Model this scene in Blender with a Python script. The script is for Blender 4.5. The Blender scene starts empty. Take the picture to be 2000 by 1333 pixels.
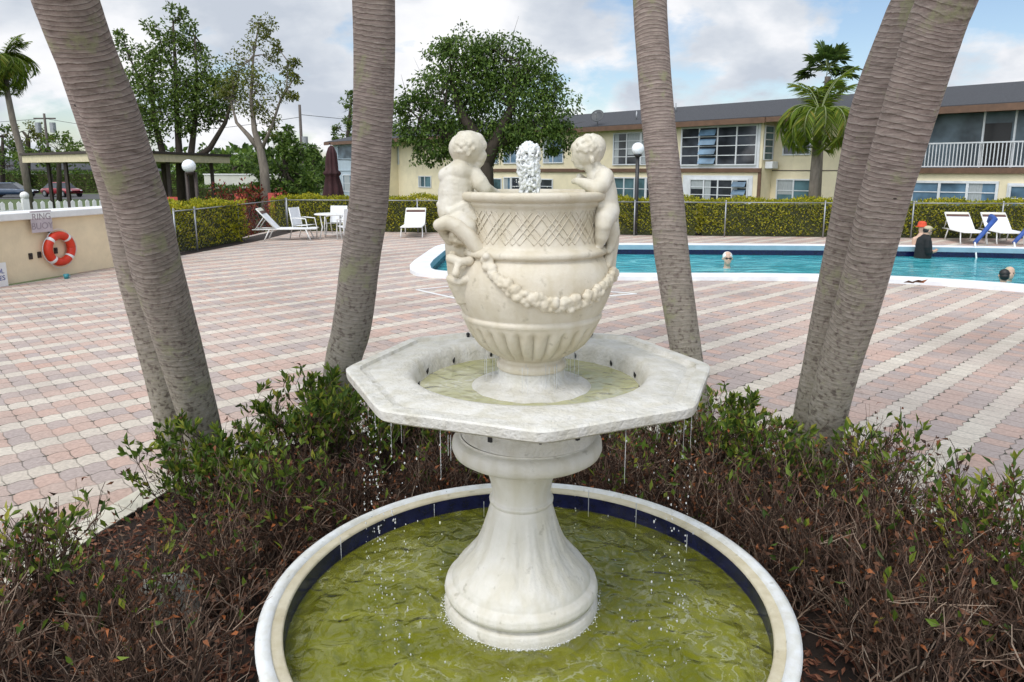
import bpy, bmesh, math, random
import numpy as np
from mathutils import Vector, Matrix, Euler
from mathutils.geometry import tessellate_polygon
R = math.radians
scene = bpy.context.scene
col = scene.collection
rnd = random.Random(7)

# ------------------------------------------------------------------ camera
F, PITCH, EYE = 1400.0, 0.18, 2.015
PY = 333 + F * math.tan(PITCH)
cam_d = bpy.data.cameras.new("camera")
cam = bpy.data.objects.new("camera", cam_d)
col.objects.link(cam)
cam.location = (0, 0, EYE)
cam.rotation_euler = (math.pi / 2 - PITCH, 0, 0)
cam_d.sensor_width = 36
cam_d.lens = F / 2000 * 36
cam_d.shift_y = -(666.5 - PY) / 2000
cam_d.clip_end = 2000
cam_d.clip_start = 0.05
scene.camera = cam

def at(x, y, Y):                       # photo pixel + distance -> place in the world
    a = (x - 1000) / F; b = (y - PY) / F
    d = Vector((a, math.cos(PITCH) - b * math.sin(PITCH), -math.sin(PITCH) - b * math.cos(PITCH)))
    return d * (Y / d.y) + Vector((0, 0, EYE))
def on(x, y, z=0.0):                   # photo pixel on a level plane
    a = (x - 1000) / F; b = (y - PY) / F
    d = Vector((a, math.cos(PITCH) - b * math.sin(PITCH), -math.sin(PITCH) - b * math.cos(PITCH)))
    return d * ((z - EYE) / d.z) + Vector((0, 0, EYE))

# ------------------------------------------------------------------ materials
def new_mat(name):
    m = bpy.data.materials.new(name); m.use_nodes = True
    nt = m.node_tree; nt.nodes.clear()
    return m, nt
def nd(nt, t, **kw):
    n = nt.nodes.new(t)
    for k, v in kw.items():
        if k.startswith('i_'):
            key = k[2:]
            key = int(key) if key.isdigit() else key.replace('_', ' ')
            n.inputs[key].default_value = v
        else: setattr(n, k, v)
    return n
def ramp(nt, stops, interp='LINEAR'):
    n = nt.nodes.new('ShaderNodeValToRGB'); cr = n.color_ramp; cr.interpolation = interp
    while len(cr.elements) < len(stops): cr.elements.new(0.5)
    for e, (p, c) in zip(cr.elements, stops):
        e.position = p; e.color = (c[0], c[1], c[2], 1)
    return n
def C4(c): return (c[0], c[1], c[2], 1)
def out(nt, sh):
    o = nt.nodes.new('ShaderNodeOutputMaterial'); nt.links.new(sh, o.inputs['Surface']); return o
def surf(name, c, rough=0.6, var=0.25, scale=6.0, c2=None, bump=0.0, bscale=40.0, metal=0.0, spec=0.5, detail=6, coord='Object', stretch=None):
    """base colour broken by noise; optional bump"""
    m, nt = new_mat(name); L = nt.links.new
    tc = nd(nt, 'ShaderNodeTexCoord'); src = tc.outputs[coord]
    if stretch:
        mp = nd(nt, 'ShaderNodeMapping'); mp.inputs['Scale'].default_value = stretch; L(src, mp.inputs['Vector']); src = mp.outputs[0]
    n1 = nd(nt, 'ShaderNodeTexNoise', i_Scale=scale, i_Detail=detail, i_Roughness=0.65); L(src, n1.inputs['Vector'])
    lo = tuple(x * (1 - var) for x in c) if c2 is None else c2
    hi = tuple(min(1, x * (1 + var * .6)) for x in c) if c2 is None else c
    rp = ramp(nt, [(0.32, lo), (0.66, hi)]); L(n1.outputs['Fac'], rp.inputs['Fac'])
    p = nd(nt, 'ShaderNodeBsdfPrincipled', i_Roughness=rough, i_Metallic=metal)
    p.inputs['Specular IOR Level'].default_value = spec
    L(rp.outputs['Color'], p.inputs['Base Color'])
    if bump:
        n2 = nd(nt, 'ShaderNodeTexNoise', i_Scale=bscale, i_Detail=5.0); L(src, n2.inputs['Vector'])
        b = nd(nt, 'ShaderNodeBump', i_Strength=bump, i_Distance=0.02); L(n2.outputs['Fac'], b.inputs['Height'])
        L(b.outputs['Normal'], p.inputs['Normal'])
    out(nt, p.outputs[0]); return m
def leafmat(name, stops, trans=0.3, rough=0.55):
    """each leaf is its own island: colour picked per leaf"""
    m, nt = new_mat(name); L = nt.links.new
    g = nd(nt, 'ShaderNodeNewGeometry')
    rp = ramp(nt, stops); L(g.outputs['Random Per Island'], rp.inputs['Fac'])
    p = nd(nt, 'ShaderNodeBsdfPrincipled', i_Roughness=rough); p.inputs['Specular IOR Level'].default_value = 0.35
    t = nd(nt, 'ShaderNodeBsdfTranslucent'); mx = nd(nt, 'ShaderNodeMixShader', i_0=trans)
    L(rp.outputs[0], p.inputs['Base Color']); L(rp.outputs[0], t.inputs['Color'])
    L(p.outputs[0], mx.inputs[1]); L(t.outputs[0], mx.inputs[2]); out(nt, mx.outputs[0]); return m

M = {}
M['white'] = surf('white_paint', (.74, .74, .72), .45, .08)
M['whitemetal'] = surf('white_metal', (.72, .72, .70), .4, .1)
M['trim'] = surf('pale_trim', (.62, .64, .66), .5, .12, 3)
M['cream'] = surf('cream_wall', (.73, .645, .45), .8, .10, 1.3, bump=.1, bscale=30)
M['creamwall'] = surf('cream_bar_wall', (.79, .655, .44), .8, .12, 1.6, bump=.12, bscale=25)
M['bluewall'] = surf('blue_grey_wall', (.36, .43, .48), .7, .12, 1.2)
M['palewall'] = surf('pale_wall', (.60, .60, .52), .8, .08, 1.2)
M['brown'] = surf('brown_trim', (.13, .07, .04), .6, .25, 3)
M['darkbrown'] = surf('dark_brown', (.035, .022, .016), .6, .3, 5)
M['black'] = surf('black_metal', (.012, .012, .013), .4, .2)
M['rubber'] = surf('black_plastic', (.01, .01, .011), .5, .2)
M['rooftile'] = surf('grey_shingle', (.05, .052, .058), .95, .5, 14, bump=.3, bscale=25, stretch=(1, 1, 6))
M['grey'] = surf('grey_metal', (.32, .33, .34), .45, .15, metal=.6)
M['blue'] = surf('blue_cover', (.02, .07, .28), .6, .2)
M['navy'] = surf('navy_tile', (.008, .011, .06), .22, .4, 22, c2=(.003, .004, .022))
M['maroon'] = surf('maroon_fabric', (.035, .007, .008), .8, .4, 6)
M['skin'] = surf('skin', (.50, .30, .21), .55, .1)
M['skin2'] = surf('pale_skin', (.55, .36, .26), .55, .1)
M['hairblack'] = surf('black_hair', (.008, .007, .006), .5, .4, 30)
M['blackcloth'] = surf('black_cloth', (.009, .010, .011), .85, .4, 12)
M['redcap'] = surf('red_cloth', (.55, .06, .02), .8, .2)
M['tan'] = surf('tan_cloth', (.45, .38, .25), .8, .15)
M['strap'] = surf('brown_strap', (.10, .05, .04), .8, .2)
M['sling'] = surf('white_sling', (.70, .71, .72), .7, .08)
M['soil'] = surf('dark_soil', (.022, .013, .009), .95, .5, 8, bump=.5, bscale=40)
M['coping'] = surf('white_coping', (.74, .76, .78), .5, .12, 2.2, bump=.05)
M['poolgrey'] = surf('pool_gutter', (.24, .36, .43), .5, .15, 2)
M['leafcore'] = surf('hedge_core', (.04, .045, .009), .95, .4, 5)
M['globe'] = surf('lamp_globe', (.80, .82, .84), .25, .04)
M['rock'] = surf('pale_rock', (.36, .36, .32), .9, .35, 9, bump=.5, bscale=22)
M['asphalt'] = surf('asphalt', (.07, .07, .07), .9, .2, 4)
M['grass'] = surf('lawn', (.075, .11, .025), .95, .35, 2.2, c2=(.05, .075, .02), bump=.3)
M['hillgreen'] = surf('far_green', (.04, .06, .02), .95, .3, .5)
M['wood'] = surf('utility_wood', (.10, .085, .075), .9, .3, 6, stretch=(1, 1, .1))
M['redpaint'] = surf('red_paint', (.42, .05, .03), .4, .2)
M['housewall'] = surf('far_house_wall', (.45, .45, .42), .8, .1)

def carpaint(name, c):
    m, nt = new_mat(name)
    p = nd(nt, 'ShaderNodeBsdfPrincipled', i_Roughness=.3, i_Metallic=.2); p.inputs['Base Color'].default_value = C4(c)
    p.inputs['Coat Weight'].default_value = .7
    out(nt, p.outputs[0]); return m
M['carblue'] = carpaint('dark_blue_paint', (.02, .045, .09)); M['carred'] = carpaint('dark_red_paint', (.25, .012, .02))

def glass(name, c, rough=.06):
    m, nt = new_mat(name); L = nt.links.new
    tc = nd(nt, 'ShaderNodeTexCoord'); n = nd(nt, 'ShaderNodeTexNoise', i_Scale=.9, i_Detail=3.0); L(tc.outputs['Object'], n.inputs['Vector'])
    rp = ramp(nt, [(.35, tuple(x * .45 for x in c)), (.65, tuple(x * 1.5 for x in c))]); L(n.outputs['Fac'], rp.inputs[0])
    p = nd(nt, 'ShaderNodeBsdfPrincipled', i_Roughness=rough); L(rp.outputs[0], p.inputs['Base Color']); p.inputs['Specular IOR Level'].default_value = .45
    out(nt, p.outputs[0]); return m
M['glassdark'] = glass('dark_window', (.04, .045, .055)); M['glassblue'] = glass('blue_window', (.10, .17, .24)); M['screen'] = glass('porch_screen', (.11, .15, .18), .4)
M['glassteal'] = glass('teal_window', (.07, .13, .15))

def stone(name, c, stain, sc=5.0, bump=.25, weave=False):
    """weathered painted cast stone: blotches of grey/yellow algae and fine pitting"""
    m, nt = new_mat(name); L = nt.links.new
    tc = nd(nt, 'ShaderNodeTexCoord'); src = tc.outputs['Object']
    n1 = nd(nt, 'ShaderNodeTexNoise', i_Scale=sc, i_Detail=7.0, i_Roughness=.7); L(src, n1.inputs['Vector'])
    r1 = ramp(nt, [(.36, stain), (.58, c)]); L(n1.outputs['Fac'], r1.inputs[0])
    mp = nd(nt, 'ShaderNodeMapping'); mp.inputs['Scale'].default_value = (9, 9, 1.1); L(src, mp.inputs['Vector'])
    n2 = nd(nt, 'ShaderNodeTexNoise', i_Scale=2.0, i_Detail=4.0); L(mp.outputs[0], n2.inputs['Vector'])
    r2 = ramp(nt, [(.38, (.88, .86, .79)), (.60, (1, 1, 1))]); L(n2.outputs['Fac'], r2.inputs[0])
    mx = nd(nt, 'ShaderNodeMix', data_type='RGBA', blend_type='MULTIPLY'); mx.inputs['Factor'].default_value = .8
    L(r1.outputs[0], mx.inputs['A']); L(r2.outputs[0], mx.inputs['B'])
    n3 = nd(nt, 'ShaderNodeTexNoise', i_Scale=85.0, i_Detail=4.0); L(src, n3.inputs['Vector'])
    n5 = nd(nt, 'ShaderNodeTexNoise', i_Scale=26.0, i_Detail=5.0); L(src, n5.inputs['Vector'])
    r5 = ramp(nt, [(.28, (.42, .40, .34)), (.36, (1, 1, 1))]); L(n5.outputs['Fac'], r5.inputs[0])
    mx2 = nd(nt, 'ShaderNodeMix', data_type='RGBA', blend_type='MULTIPLY'); mx2.inputs['Factor'].default_value = .45
    L(mx.outputs['Result'], mx2.inputs['A']); L(r5.outputs[0], mx2.inputs['B'])
    p = nd(nt, 'ShaderNodeBsdfPrincipled', i_Roughness=.55); p.inputs['Specular IOR Level'].default_value = .35
    L(mx2.outputs['Result'], p.inputs['Base Color'])
    ad = nd(nt, 'ShaderNodeMath', operation='ADD'); L(n3.outputs['Fac'], ad.inputs[0]); L(n5.outputs['Fac'], ad.inputs[1])
    b = nd(nt, 'ShaderNodeBump', i_Strength=bump, i_Distance=.006); L(ad.outputs[0], b.inputs['Height']); L(b.outputs[0], p.inputs['Normal'])
    out(nt, p.outputs[0]); return m
M['urn'] = stone('cream_cast_stone', (.63, .58, .485), (.56, .495, .385))
M['cherub'] = stone('pale_cast_stone', (.66, .625, .555), (.58, .535, .44), 7)
M['bowl'] = stone('white_cast_stone', (.63, .615, .575), (.54, .525, .48), 15, .8)
M['pedestal'] = stone('grey_white_stone', (.67, .645, .58), (.63, .605, .535), 12, .35)
M['basin'] = stone('white_basin_plaster', (.70, .72, .73), (.61, .61, .58), 5, .25)

def fountain_water(name, deep, light, scale, centre, bumpd):
    m, nt = new_mat(name); L = nt.links.new
    tc = nd(nt, 'ShaderNodeTexCoord'); src = tc.outputs['Object']
    n1 = nd(nt, 'ShaderNodeTexNoise', i_Scale=3.2, i_Detail=5.0, i_Distortion=1.2); L(src, n1.inputs['Vector'])
    rp = ramp(nt, [(.34, deep), (.68, light)]); L(n1.outputs['Fac'], rp.inputs[0])
    wv = nd(nt, 'ShaderNodeTexWave', wave_type='RINGS', rings_direction='Z', i_Scale=scale * .22, i_Distortion=9.0, i_Detail=3.0); L(src, wv.inputs['Vector'])
    wv.inputs['Detail Scale'].default_value = 2.5
    n2 = nd(nt, 'ShaderNodeTexNoise', i_Scale=scale, i_Detail=6.0, i_Distortion=1.6, i_Roughness=.6); L(src, n2.inputs['Vector'])
    ad = nd(nt, 'ShaderNodeMath', operation='MULTIPLY_ADD'); ad.inputs[1].default_value = .18; L(wv.outputs['Fac'], ad.inputs[0]); L(n2.outputs['Fac'], ad.inputs[2])
    b = nd(nt, 'ShaderNodeBump', i_Strength=.8, i_Distance=bumpd); L(ad.outputs[0], b.inputs['Height'])
    p = nd(nt, 'ShaderNodeBsdfPrincipled', i_Roughness=.04, i_IOR=1.33); L(rp.outputs[0], p.inputs['Base Color']); L(b.outputs[0], p.inputs['Normal'])
    out(nt, p.outputs[0]); return m
M['algae'] = surf('algae_floor', (.46, .46, .06), .9, .4, 4, c2=(.22, .25, .02))
M['ledge'] = stone('cream_ledge', (.60, .55, .42), (.50, .44, .31), 4)
def clear_water(name, murk, murk2, clear, scale, dist, streak):
    m, nt = new_mat(name); L = nt.links.new
    tc = nd(nt, 'ShaderNodeTexCoord'); src = tc.outputs['Object']
    n2 = nd(nt, 'ShaderNodeTexNoise', i_Scale=scale, i_Detail=5.0, i_Distortion=2.2, i_Roughness=.55); L(src, n2.inputs['Vector'])
    n1 = nd(nt, 'ShaderNodeTexNoise', i_Scale=scale * .16, i_Detail=3.0, i_Distortion=1.5); L(src, n1.inputs['Vector'])
    wv = nd(nt, 'ShaderNodeTexWave', wave_type='RINGS', rings_direction='Z', i_Scale=5.5, i_Distortion=14.0, i_Detail=4.0); wv.inputs['Detail Scale'].default_value = 2.2; wv.inputs['Detail Roughness'].default_value = .6; L(src, wv.inputs['Vector'])
    ad = nd(nt, 'ShaderNodeMath', operation='MULTIPLY_ADD'); ad.inputs[1].default_value = .30; L(wv.outputs['Fac'], ad.inputs[0]); L(n2.outputs['Fac'], ad.inputs[2])
    n4 = nd(nt, 'ShaderNodeTexNoise', i_Scale=scale * .75, i_Detail=1.6, i_Distortion=.7, i_Roughness=.42); L(src, n4.inputs['Vector'])
    b = nd(nt, 'ShaderNodeBump', i_Strength=.8, i_Distance=dist); L(n4.outputs['Fac'], b.inputs['Height'])
    rp = ramp(nt, [(.35, murk), (.65, murk2)]); L(n1.outputs['Fac'], rp.inputs[0])
    # foam arcs, and pale streaks that paint sky reflections on ripples into the colour
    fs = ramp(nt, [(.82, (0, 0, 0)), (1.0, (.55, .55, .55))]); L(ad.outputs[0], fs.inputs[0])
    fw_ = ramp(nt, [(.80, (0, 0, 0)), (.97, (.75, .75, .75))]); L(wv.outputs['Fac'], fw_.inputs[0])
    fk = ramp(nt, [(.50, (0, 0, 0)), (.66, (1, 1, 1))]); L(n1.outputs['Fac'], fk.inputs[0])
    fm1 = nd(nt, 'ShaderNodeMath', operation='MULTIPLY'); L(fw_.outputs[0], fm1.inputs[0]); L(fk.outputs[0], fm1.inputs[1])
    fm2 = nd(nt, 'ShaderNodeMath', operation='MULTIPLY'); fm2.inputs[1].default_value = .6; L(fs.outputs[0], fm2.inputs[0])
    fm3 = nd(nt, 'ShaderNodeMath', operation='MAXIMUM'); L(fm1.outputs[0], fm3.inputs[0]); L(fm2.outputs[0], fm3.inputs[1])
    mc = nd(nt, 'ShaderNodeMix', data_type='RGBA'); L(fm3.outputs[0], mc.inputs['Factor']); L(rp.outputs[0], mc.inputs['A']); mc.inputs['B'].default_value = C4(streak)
    df = nd(nt, 'ShaderNodeBsdfDiffuse'); L(mc.outputs['Result'], df.inputs['Color']); L(b.outputs[0], df.inputs['Normal'])
    tr = nd(nt, 'ShaderNodeBsdfTransparent'); tr.inputs['Color'].default_value = (.80, .86, .70, 1)
    m1 = nd(nt, 'ShaderNodeMixShader', i_0=clear); L(df.outputs[0], m1.inputs[1]); L(tr.outputs[0], m1.inputs[2])
    gl = nd(nt, 'ShaderNodeBsdfGlossy', i_Roughness=.03); L(b.outputs[0], gl.inputs['Normal'])
    fr = nd(nt, 'ShaderNodeFresnel', i_IOR=1.5); L(b.outputs[0], fr.inputs['Normal'])
    m2 = nd(nt, 'ShaderNodeMixShader'); L(fr.outputs[0], m2.inputs[0]); L(m1.outputs[0], m2.inputs[1]); L(gl.outputs[0], m2.inputs[2]); out(nt, m2.outputs[0]); return m
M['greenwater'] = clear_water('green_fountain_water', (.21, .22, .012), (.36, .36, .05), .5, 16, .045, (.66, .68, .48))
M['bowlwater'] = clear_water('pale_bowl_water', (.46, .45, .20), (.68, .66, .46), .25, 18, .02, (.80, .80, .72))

def pool_water():
    m, nt = new_mat('pool_water'); L = nt.links.new
    tc = nd(nt, 'ShaderNodeTexCoord')
    mp = nd(nt, 'ShaderNodeMapping'); mp.inputs['Scale'].default_value = (.55, 1.2, 1); L(tc.outputs['Object'], mp.inputs['Vector'])
    n1 = nd(nt, 'ShaderNodeTexNoise', i_Scale=1.5, i_Detail=5.0, i_Distortion=2.0); L(mp.outputs[0], n1.inputs['Vector'])
    rp = ramp(nt, [(.30, (.015, .22, .26)), (.52, (.04, .35, .40)), (.68, (.16, .55, .58))]); L(n1.outputs['Fac'], rp.inputs[0])  # lighter swirls imitate caustics, light painted into the water colour
    n2 = nd(nt, 'ShaderNodeTexNoise', i_Scale=4.0, i_Detail=4.0, i_Distortion=.8); L(mp.outputs[0], n2.inputs['Vector'])
    b = nd(nt, 'ShaderNodeBump', i_Strength=.5, i_Distance=.06); L(n2.outputs['Fac'], b.inputs['Height'])
    p = nd(nt, 'ShaderNodeBsdfPrincipled', i_Roughness=.08, i_IOR=1.33); L(rp.outputs[0], p.inputs['Base Color']); L(b.outputs[0], p.inputs['Normal'])
    out(nt, p.outputs[0]); return m
M['pool'] = pool_water()
def drops(name, fac):
    m, nt = new_mat(name); L = nt.links.new
    g = nd(nt, 'ShaderNodeBsdfGlass', i_IOR=1.33, i_Roughness=.05); d = nd(nt, 'ShaderNodeBsdfPrincipled', i_Roughness=.1); d.inputs['Base Color'].default_value = (.92, .94, .95, 1)
    mx = nd(nt, 'ShaderNodeMixShader', i_0=fac); L(g.outputs[0], mx.inputs[1]); L(d.outputs[0], mx.inputs[2]); out(nt, mx.outputs[0]); return m
M['drop'] = drops('falling_water', .5); M['foam'] = drops('white_water', .78)

def pavers():
    """z-edged concrete pavers: one cream row in three, the others pink or grey-violet; aligned with the building"""
    m, nt = new_mat('zigzag_pavers'); L = nt.links.new
    tc = nd(nt, 'ShaderNodeTexCoord')
    sp = nd(nt, 'ShaderNodeSeparateXYZ'); L(tc.outputs['Object'], sp.inputs[0])
    def lin(a, b, c=0.0):
        m1 = nd(nt, 'ShaderNodeMath', operation='MULTIPLY'); m1.inputs[1].default_value = a; L(sp.outputs['X'], m1.inputs[0])
        m2 = nd(nt, 'ShaderNodeMath', operation='MULTIPLY_ADD'); m2.inputs[1].default_value = b; L(sp.outputs['Y'], m2.inputs[0]); L(m1.outputs[0], m2.inputs[2])
        m3 = nd(nt, 'ShaderNodeMath', operation='ADD'); m3.inputs[1].default_value = c; L(m2.outputs[0], m3.inputs[0]); return m3.outputs[0]
    def mth(op, a, b=None, c=None):
        n = nd(nt, 'ShaderNodeMath', operation=op)
        for i, v in enumerate((a, b, c)):
            if v is None: continue
            if isinstance(v, (int, float)): n.inputs[i].default_value = v
            else: L(v, n.inputs[i])
        return n.outputs[0]
    v = lin(.731 / .145, .682 / .145)
    u0 = lin(.682 / .195, -.731 / .195, 1.45 / .195 + .5)
    tri = mth('PINGPONG', v, .5)                       # 0..0.5..0 per paver
    u = mth('MULTIPLY_ADD', tri, .26, mth('ADD', u0, -.065))
    iu = mth('FLOOR', u); fu = mth('FRACT', u)
    sh = mth('MULTIPLY', mth('FLOORED_MODULO', iu, 2.0), .0)
    w = mth('MULTIPLY_ADD', mth('PINGPONG', fu, .5), .16, v)
    iv = mth('FLOOR', w); fv = mth('FRACT', w)
    cream = mth('LESS_THAN', mth('FLOORED_MODULO', iu, 3.0), .5)
    cb = nd(nt, 'ShaderNodeCombineXYZ'); L(iu, cb.inputs[0]); L(iv, cb.inputs[1])
    wn = nd(nt, 'ShaderNodeTexWhiteNoise', noise_dimensions='2D'); L(cb.outputs[0], wn.inputs['Vector'])
    par = mth('MULTIPLY', mth('FLOORED_MODULO', iv, 2.0), .22)
    pick = mth('MULTIPLY_ADD', wn.outputs['Value'], .78, par)
    rp = ramp(nt, [(.0, (.45, .34, .29)), (.3, (.51, .335, .27)), (.48, (.46, .335, .28)), (.55, (.38, .32, .30)), (.8, (.35, .30, .29)), (1, (.43, .34, .30))]); L(pick, rp.inputs[0])
    rc = ramp(nt, [(.0, (.54, .50, .42)), (1, (.66, .62, .53))]); L(wn.outputs['Value'], rc.inputs[0])
    mx = nd(nt, 'ShaderNodeMix', data_type='RGBA'); L(cream, mx.inputs['Factor']); L(rp.outputs[0], mx.inputs['A']); L(rc.outputs[0], mx.inputs['B'])
    # wear: pale dusty blotches
    n1 = nd(nt, 'ShaderNodeTexNoise', i_Scale=.75, i_Detail=6.0, i_Roughness=.65); L(tc.outputs['Object'], n1.inputs['Vector'])
    r1 = ramp(nt, [(.32, (.12, .12, .12)), (.66, (.62, .62, .62))]); L(n1.outputs['Fac'], r1.inputs[0])
    mx2 = nd(nt, 'ShaderNodeMix', data_type='RGBA'); L(r1.outputs[0], mx2.inputs['Factor']); L(mx.outputs['Result'], mx2.inputs['A']); mx2.inputs['B'].default_value = (.50, .415, .37, 1)
    n2 = nd(nt, 'ShaderNodeTexNoise', i_Scale=38.0, i_Detail=4.0); L(tc.outputs['Object'], n2.inputs['Vector'])
    r2 = ramp(nt, [(.3, (.80, .80, .80)), (.7, (1.08, 1.08, 1.08))]); L(n2.outputs['Fac'], r2.inputs[0])
    mx3 = nd(nt, 'ShaderNodeMix', data_type='RGBA', blend_type='MULTIPLY'); mx3.inputs['Factor'].default_value = 1; L(mx2.outputs['Result'], mx3.inputs['A']); L(r2.outputs[0], mx3.inputs['B'])
    # joints, broken up
    ju = mth('LESS_THAN', mth('PINGPONG', fu, .5), .022); jv = mth('LESS_THAN', mth('PINGPONG', fv, .5), .03)
    n3 = nd(nt, 'ShaderNodeTexNoise', i_Scale=4.0, i_Detail=5.0); L(tc.outputs['Object'], n3.inputs['Vector'])
    jm = mth('MULTIPLY', mth('MAXIMUM', ju, mth('MULTIPLY', jv, .7)), mth('MULTIPLY_ADD', n3.outputs['Fac'], 2.2, -.45))
    jm = mth('MINIMUM', mth('MAXIMUM', jm, 0.0), .9)
    # gaps worn open at the paver corners, and broad damp or dusty patches
    cn = mth('MULTIPLY', mth('LESS_THAN', mth('PINGPONG', fu, .5), .055), mth('LESS_THAN', mth('PINGPONG', fv, .5), .12))
    jm = mth('MAXIMUM', jm, mth('MULTIPLY', cn, mth('LESS_THAN', .52, n3.outputs['Fac'])))
    n6 = nd(nt, 'ShaderNodeTexNoise', i_Scale=.42, i_Detail=6.0, i_Roughness=.62); L(tc.outputs['Object'], n6.inputs['Vector'])
    r6 = ramp(nt, [(.34, (.78, .765, .755)), (.5, (1, .985, .97)), (.68, (1.08, 1.06, 1.04))]); L(n6.outputs['Fac'], r6.inputs[0])
    n7 = nd(nt, 'ShaderNodeTexNoise', i_Scale=2.6, i_Detail=5.0, i_Roughness=.7); L(tc.outputs['Object'], n7.inputs['Vector'])
    r7 = ramp(nt, [(.30, (.62, .60, .57)), (.38, (1, 1, 1))]); L(n7.outputs['Fac'], r7.inputs[0])
    mx6 = nd(nt, 'ShaderNodeMix', data_type='RGBA', blend_type='MULTIPLY'); mx6.inputs['Factor'].default_value = 1; L(mx3.outputs['Result'], mx6.inputs['A']); L(r6.outputs[0], mx6.inputs['B'])
    mx7 = nd(nt, 'ShaderNodeMix', data_type='RGBA', blend_type='MULTIPLY'); mx7.inputs['Factor'].default_value = .8; L(mx6.outputs['Result'], mx7.inputs['A']); L(r7.outputs[0], mx7.inputs['B']); mx3 = mx7
    mx4 = nd(nt, 'ShaderNodeMix', data_type='RGBA'); L(jm, mx4.inputs['Factor']); L(mx3.outputs['Result'], mx4.inputs['A']); mx4.inputs['B'].default_value = (.055, .05, .035, 1)
    p = nd(nt, 'ShaderNodeBsdfPrincipled', i_Roughness=.75); p.inputs['Specular IOR Level'].default_value = .3; L(mx4.outputs['Result'], p.inputs['Base Color'])
    hh = mth('SUBTRACT', n2.outputs['Fac'], mth('MULTIPLY', jm, 1.5))
    b = nd(nt, 'ShaderNodeBump', i_Strength=.35, i_Distance=.008); L(hh, b.inputs['Height']); L(b.outputs[0], p.inputs['Normal'])
    out(nt, p.outputs[0]); return m
M['pavers'] = pavers()

def bark():
    """ringed palm bark with lichen; the ring height is stored along the trunk in the UV-like 'ring' attribute"""
    m, nt = new_mat('ringed_palm_bark'); L = nt.links.new
    at_ = nd(nt, 'ShaderNodeAttribute', attribute_name='trunk_len')
    tc = nd(nt, 'ShaderNodeTexCoord')
    n0 = nd(nt, 'ShaderNodeTexNoise', i_Scale=5.0, i_Detail=4.0); L(tc.outputs['Object'], n0.inputs['Vector'])
    rp_ = nd(nt, 'ShaderNodeAttribute', attribute_name='ring_phase')
    n0.inputs['Scale'].default_value = 16.0
    ml = nd(nt, 'ShaderNodeMath', operation='MULTIPLY_ADD'); ml.inputs[1].default_value = .55; L(n0.outputs['Fac'], ml.inputs[0]); L(rp_.outputs['Fac'], ml.inputs[2])
    fc = nd(nt, 'ShaderNodeMath', operation='FRACT'); L(ml.outputs[0], fc.inputs[0])
    rr = ramp(nt, [(.0, (.16, .12, .112)), (.10, (.40, .345, .325)), (.24, (.34, .28, .262)), (.55, (.30, .24, .226)), (.84, (.25, .195, .183)), (.95, (.115, .08, .074))]); L(fc.outputs[0], rr.inputs[0])
    mp = nd(nt, 'ShaderNodeMapping'); mp.inputs['Scale'].default_value = (1, 1, 6); L(tc.outputs['Object'], mp.inputs['Vector'])
    n1 = nd(nt, 'ShaderNodeTexNoise', i_Scale=9.0, i_Detail=6.0, i_Roughness=.7); L(mp.outputs[0], n1.inputs['Vector'])
    r1 = ramp(nt, [(.3, (.50, .47, .45)), (.5, (.95, .92, .90)), (.7, (1.35, 1.32, 1.28))]); L(n1.outputs['Fac'], r1.inputs[0])
    mx = nd(nt, 'ShaderNodeMix', data_type='RGBA', blend_type='MULTIPLY'); mx.inputs['Factor'].default_value = 1; L(rr.outputs[0], mx.inputs['A']); L(r1.outputs[0], mx.inputs['B'])
    # rings fade into smooth grey-green bark near the ground
    lo = nd(nt, 'ShaderNodeMapRange'); lo.inputs['From Min'].default_value = .4; lo.inputs['From Max'].default_value = 2.2; lo.inputs['To Min'].default_value = .85; lo.inputs['To Max'].default_value = .12
    L(at_.outputs['Fac'], lo.inputs['Value'])
    n2 = nd(nt, 'ShaderNodeTexNoise', i_Scale=34.0, i_Detail=5.0); L(tc.outputs['Object'], n2.inputs['Vector'])
    r2 = ramp(nt, [(.36, (.09, .08, .06)), (.45, (.27, .255, .19)), (.7, (.34, .32, .27))]); L(n2.outputs['Fac'], r2.inputs[0])
    mx2 = nd(nt, 'ShaderNodeMix', data_type='RGBA'); L(lo.outputs[0], mx2.inputs['Factor']); L(mx.outputs['Result'], mx2.inputs['A']); L(r2.outputs[0], mx2.inputs['B'])
    n3 = nd(nt, 'ShaderNodeTexNoise', i_Scale=4.2, i_Detail=6.0, i_Roughness=.7); L(tc.outputs['Object'], n3.inputs['Vector'])
    r3 = ramp(nt, [(.55, (0, 0, 0)), (.64, (.8, .8, .8))]); L(n3.outputs['Fac'], r3.inputs[0])
    mx3 = nd(nt, 'ShaderNodeMix', data_type='RGBA'); L(r3.outputs[0], mx3.inputs['Factor']); L(mx2.outputs['Result'], mx3.inputs['A']); mx3.inputs['B'].default_value = (.29, .285, .17, 1)
    p = nd(nt, 'ShaderNodeBsdfPrincipled', i_Roughness=.85); p.inputs['Specular IOR Level'].default_value = .25; L(mx3.outputs['Result'], p.inputs['Base Color'])
    ad = nd(nt, 'ShaderNodeMath', operation='ADD'); L(n1.outputs['Fac'], ad.inputs[0]); L(n2.outputs['Fac'], ad.inputs[1])
    b = nd(nt, 'ShaderNodeBump', i_Strength=.5, i_Distance=.012); L(ad.outputs[0], b.inputs['Height']); L(b.outputs[0], p.inputs['Normal'])
    out(nt, p.outputs[0]); return m
M['palmbark'] = bark()
M['bark'] = surf('grey_bark', (.19, .16, .13), .9, .35, 7, bump=.6, bscale=25, stretch=(1, 1, .3))
M['darkbark'] = surf('dark_bark', (.055, .042, .03), .9, .35, 7, bump=.5, bscale=25, stretch=(1, 1, .3))
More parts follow.
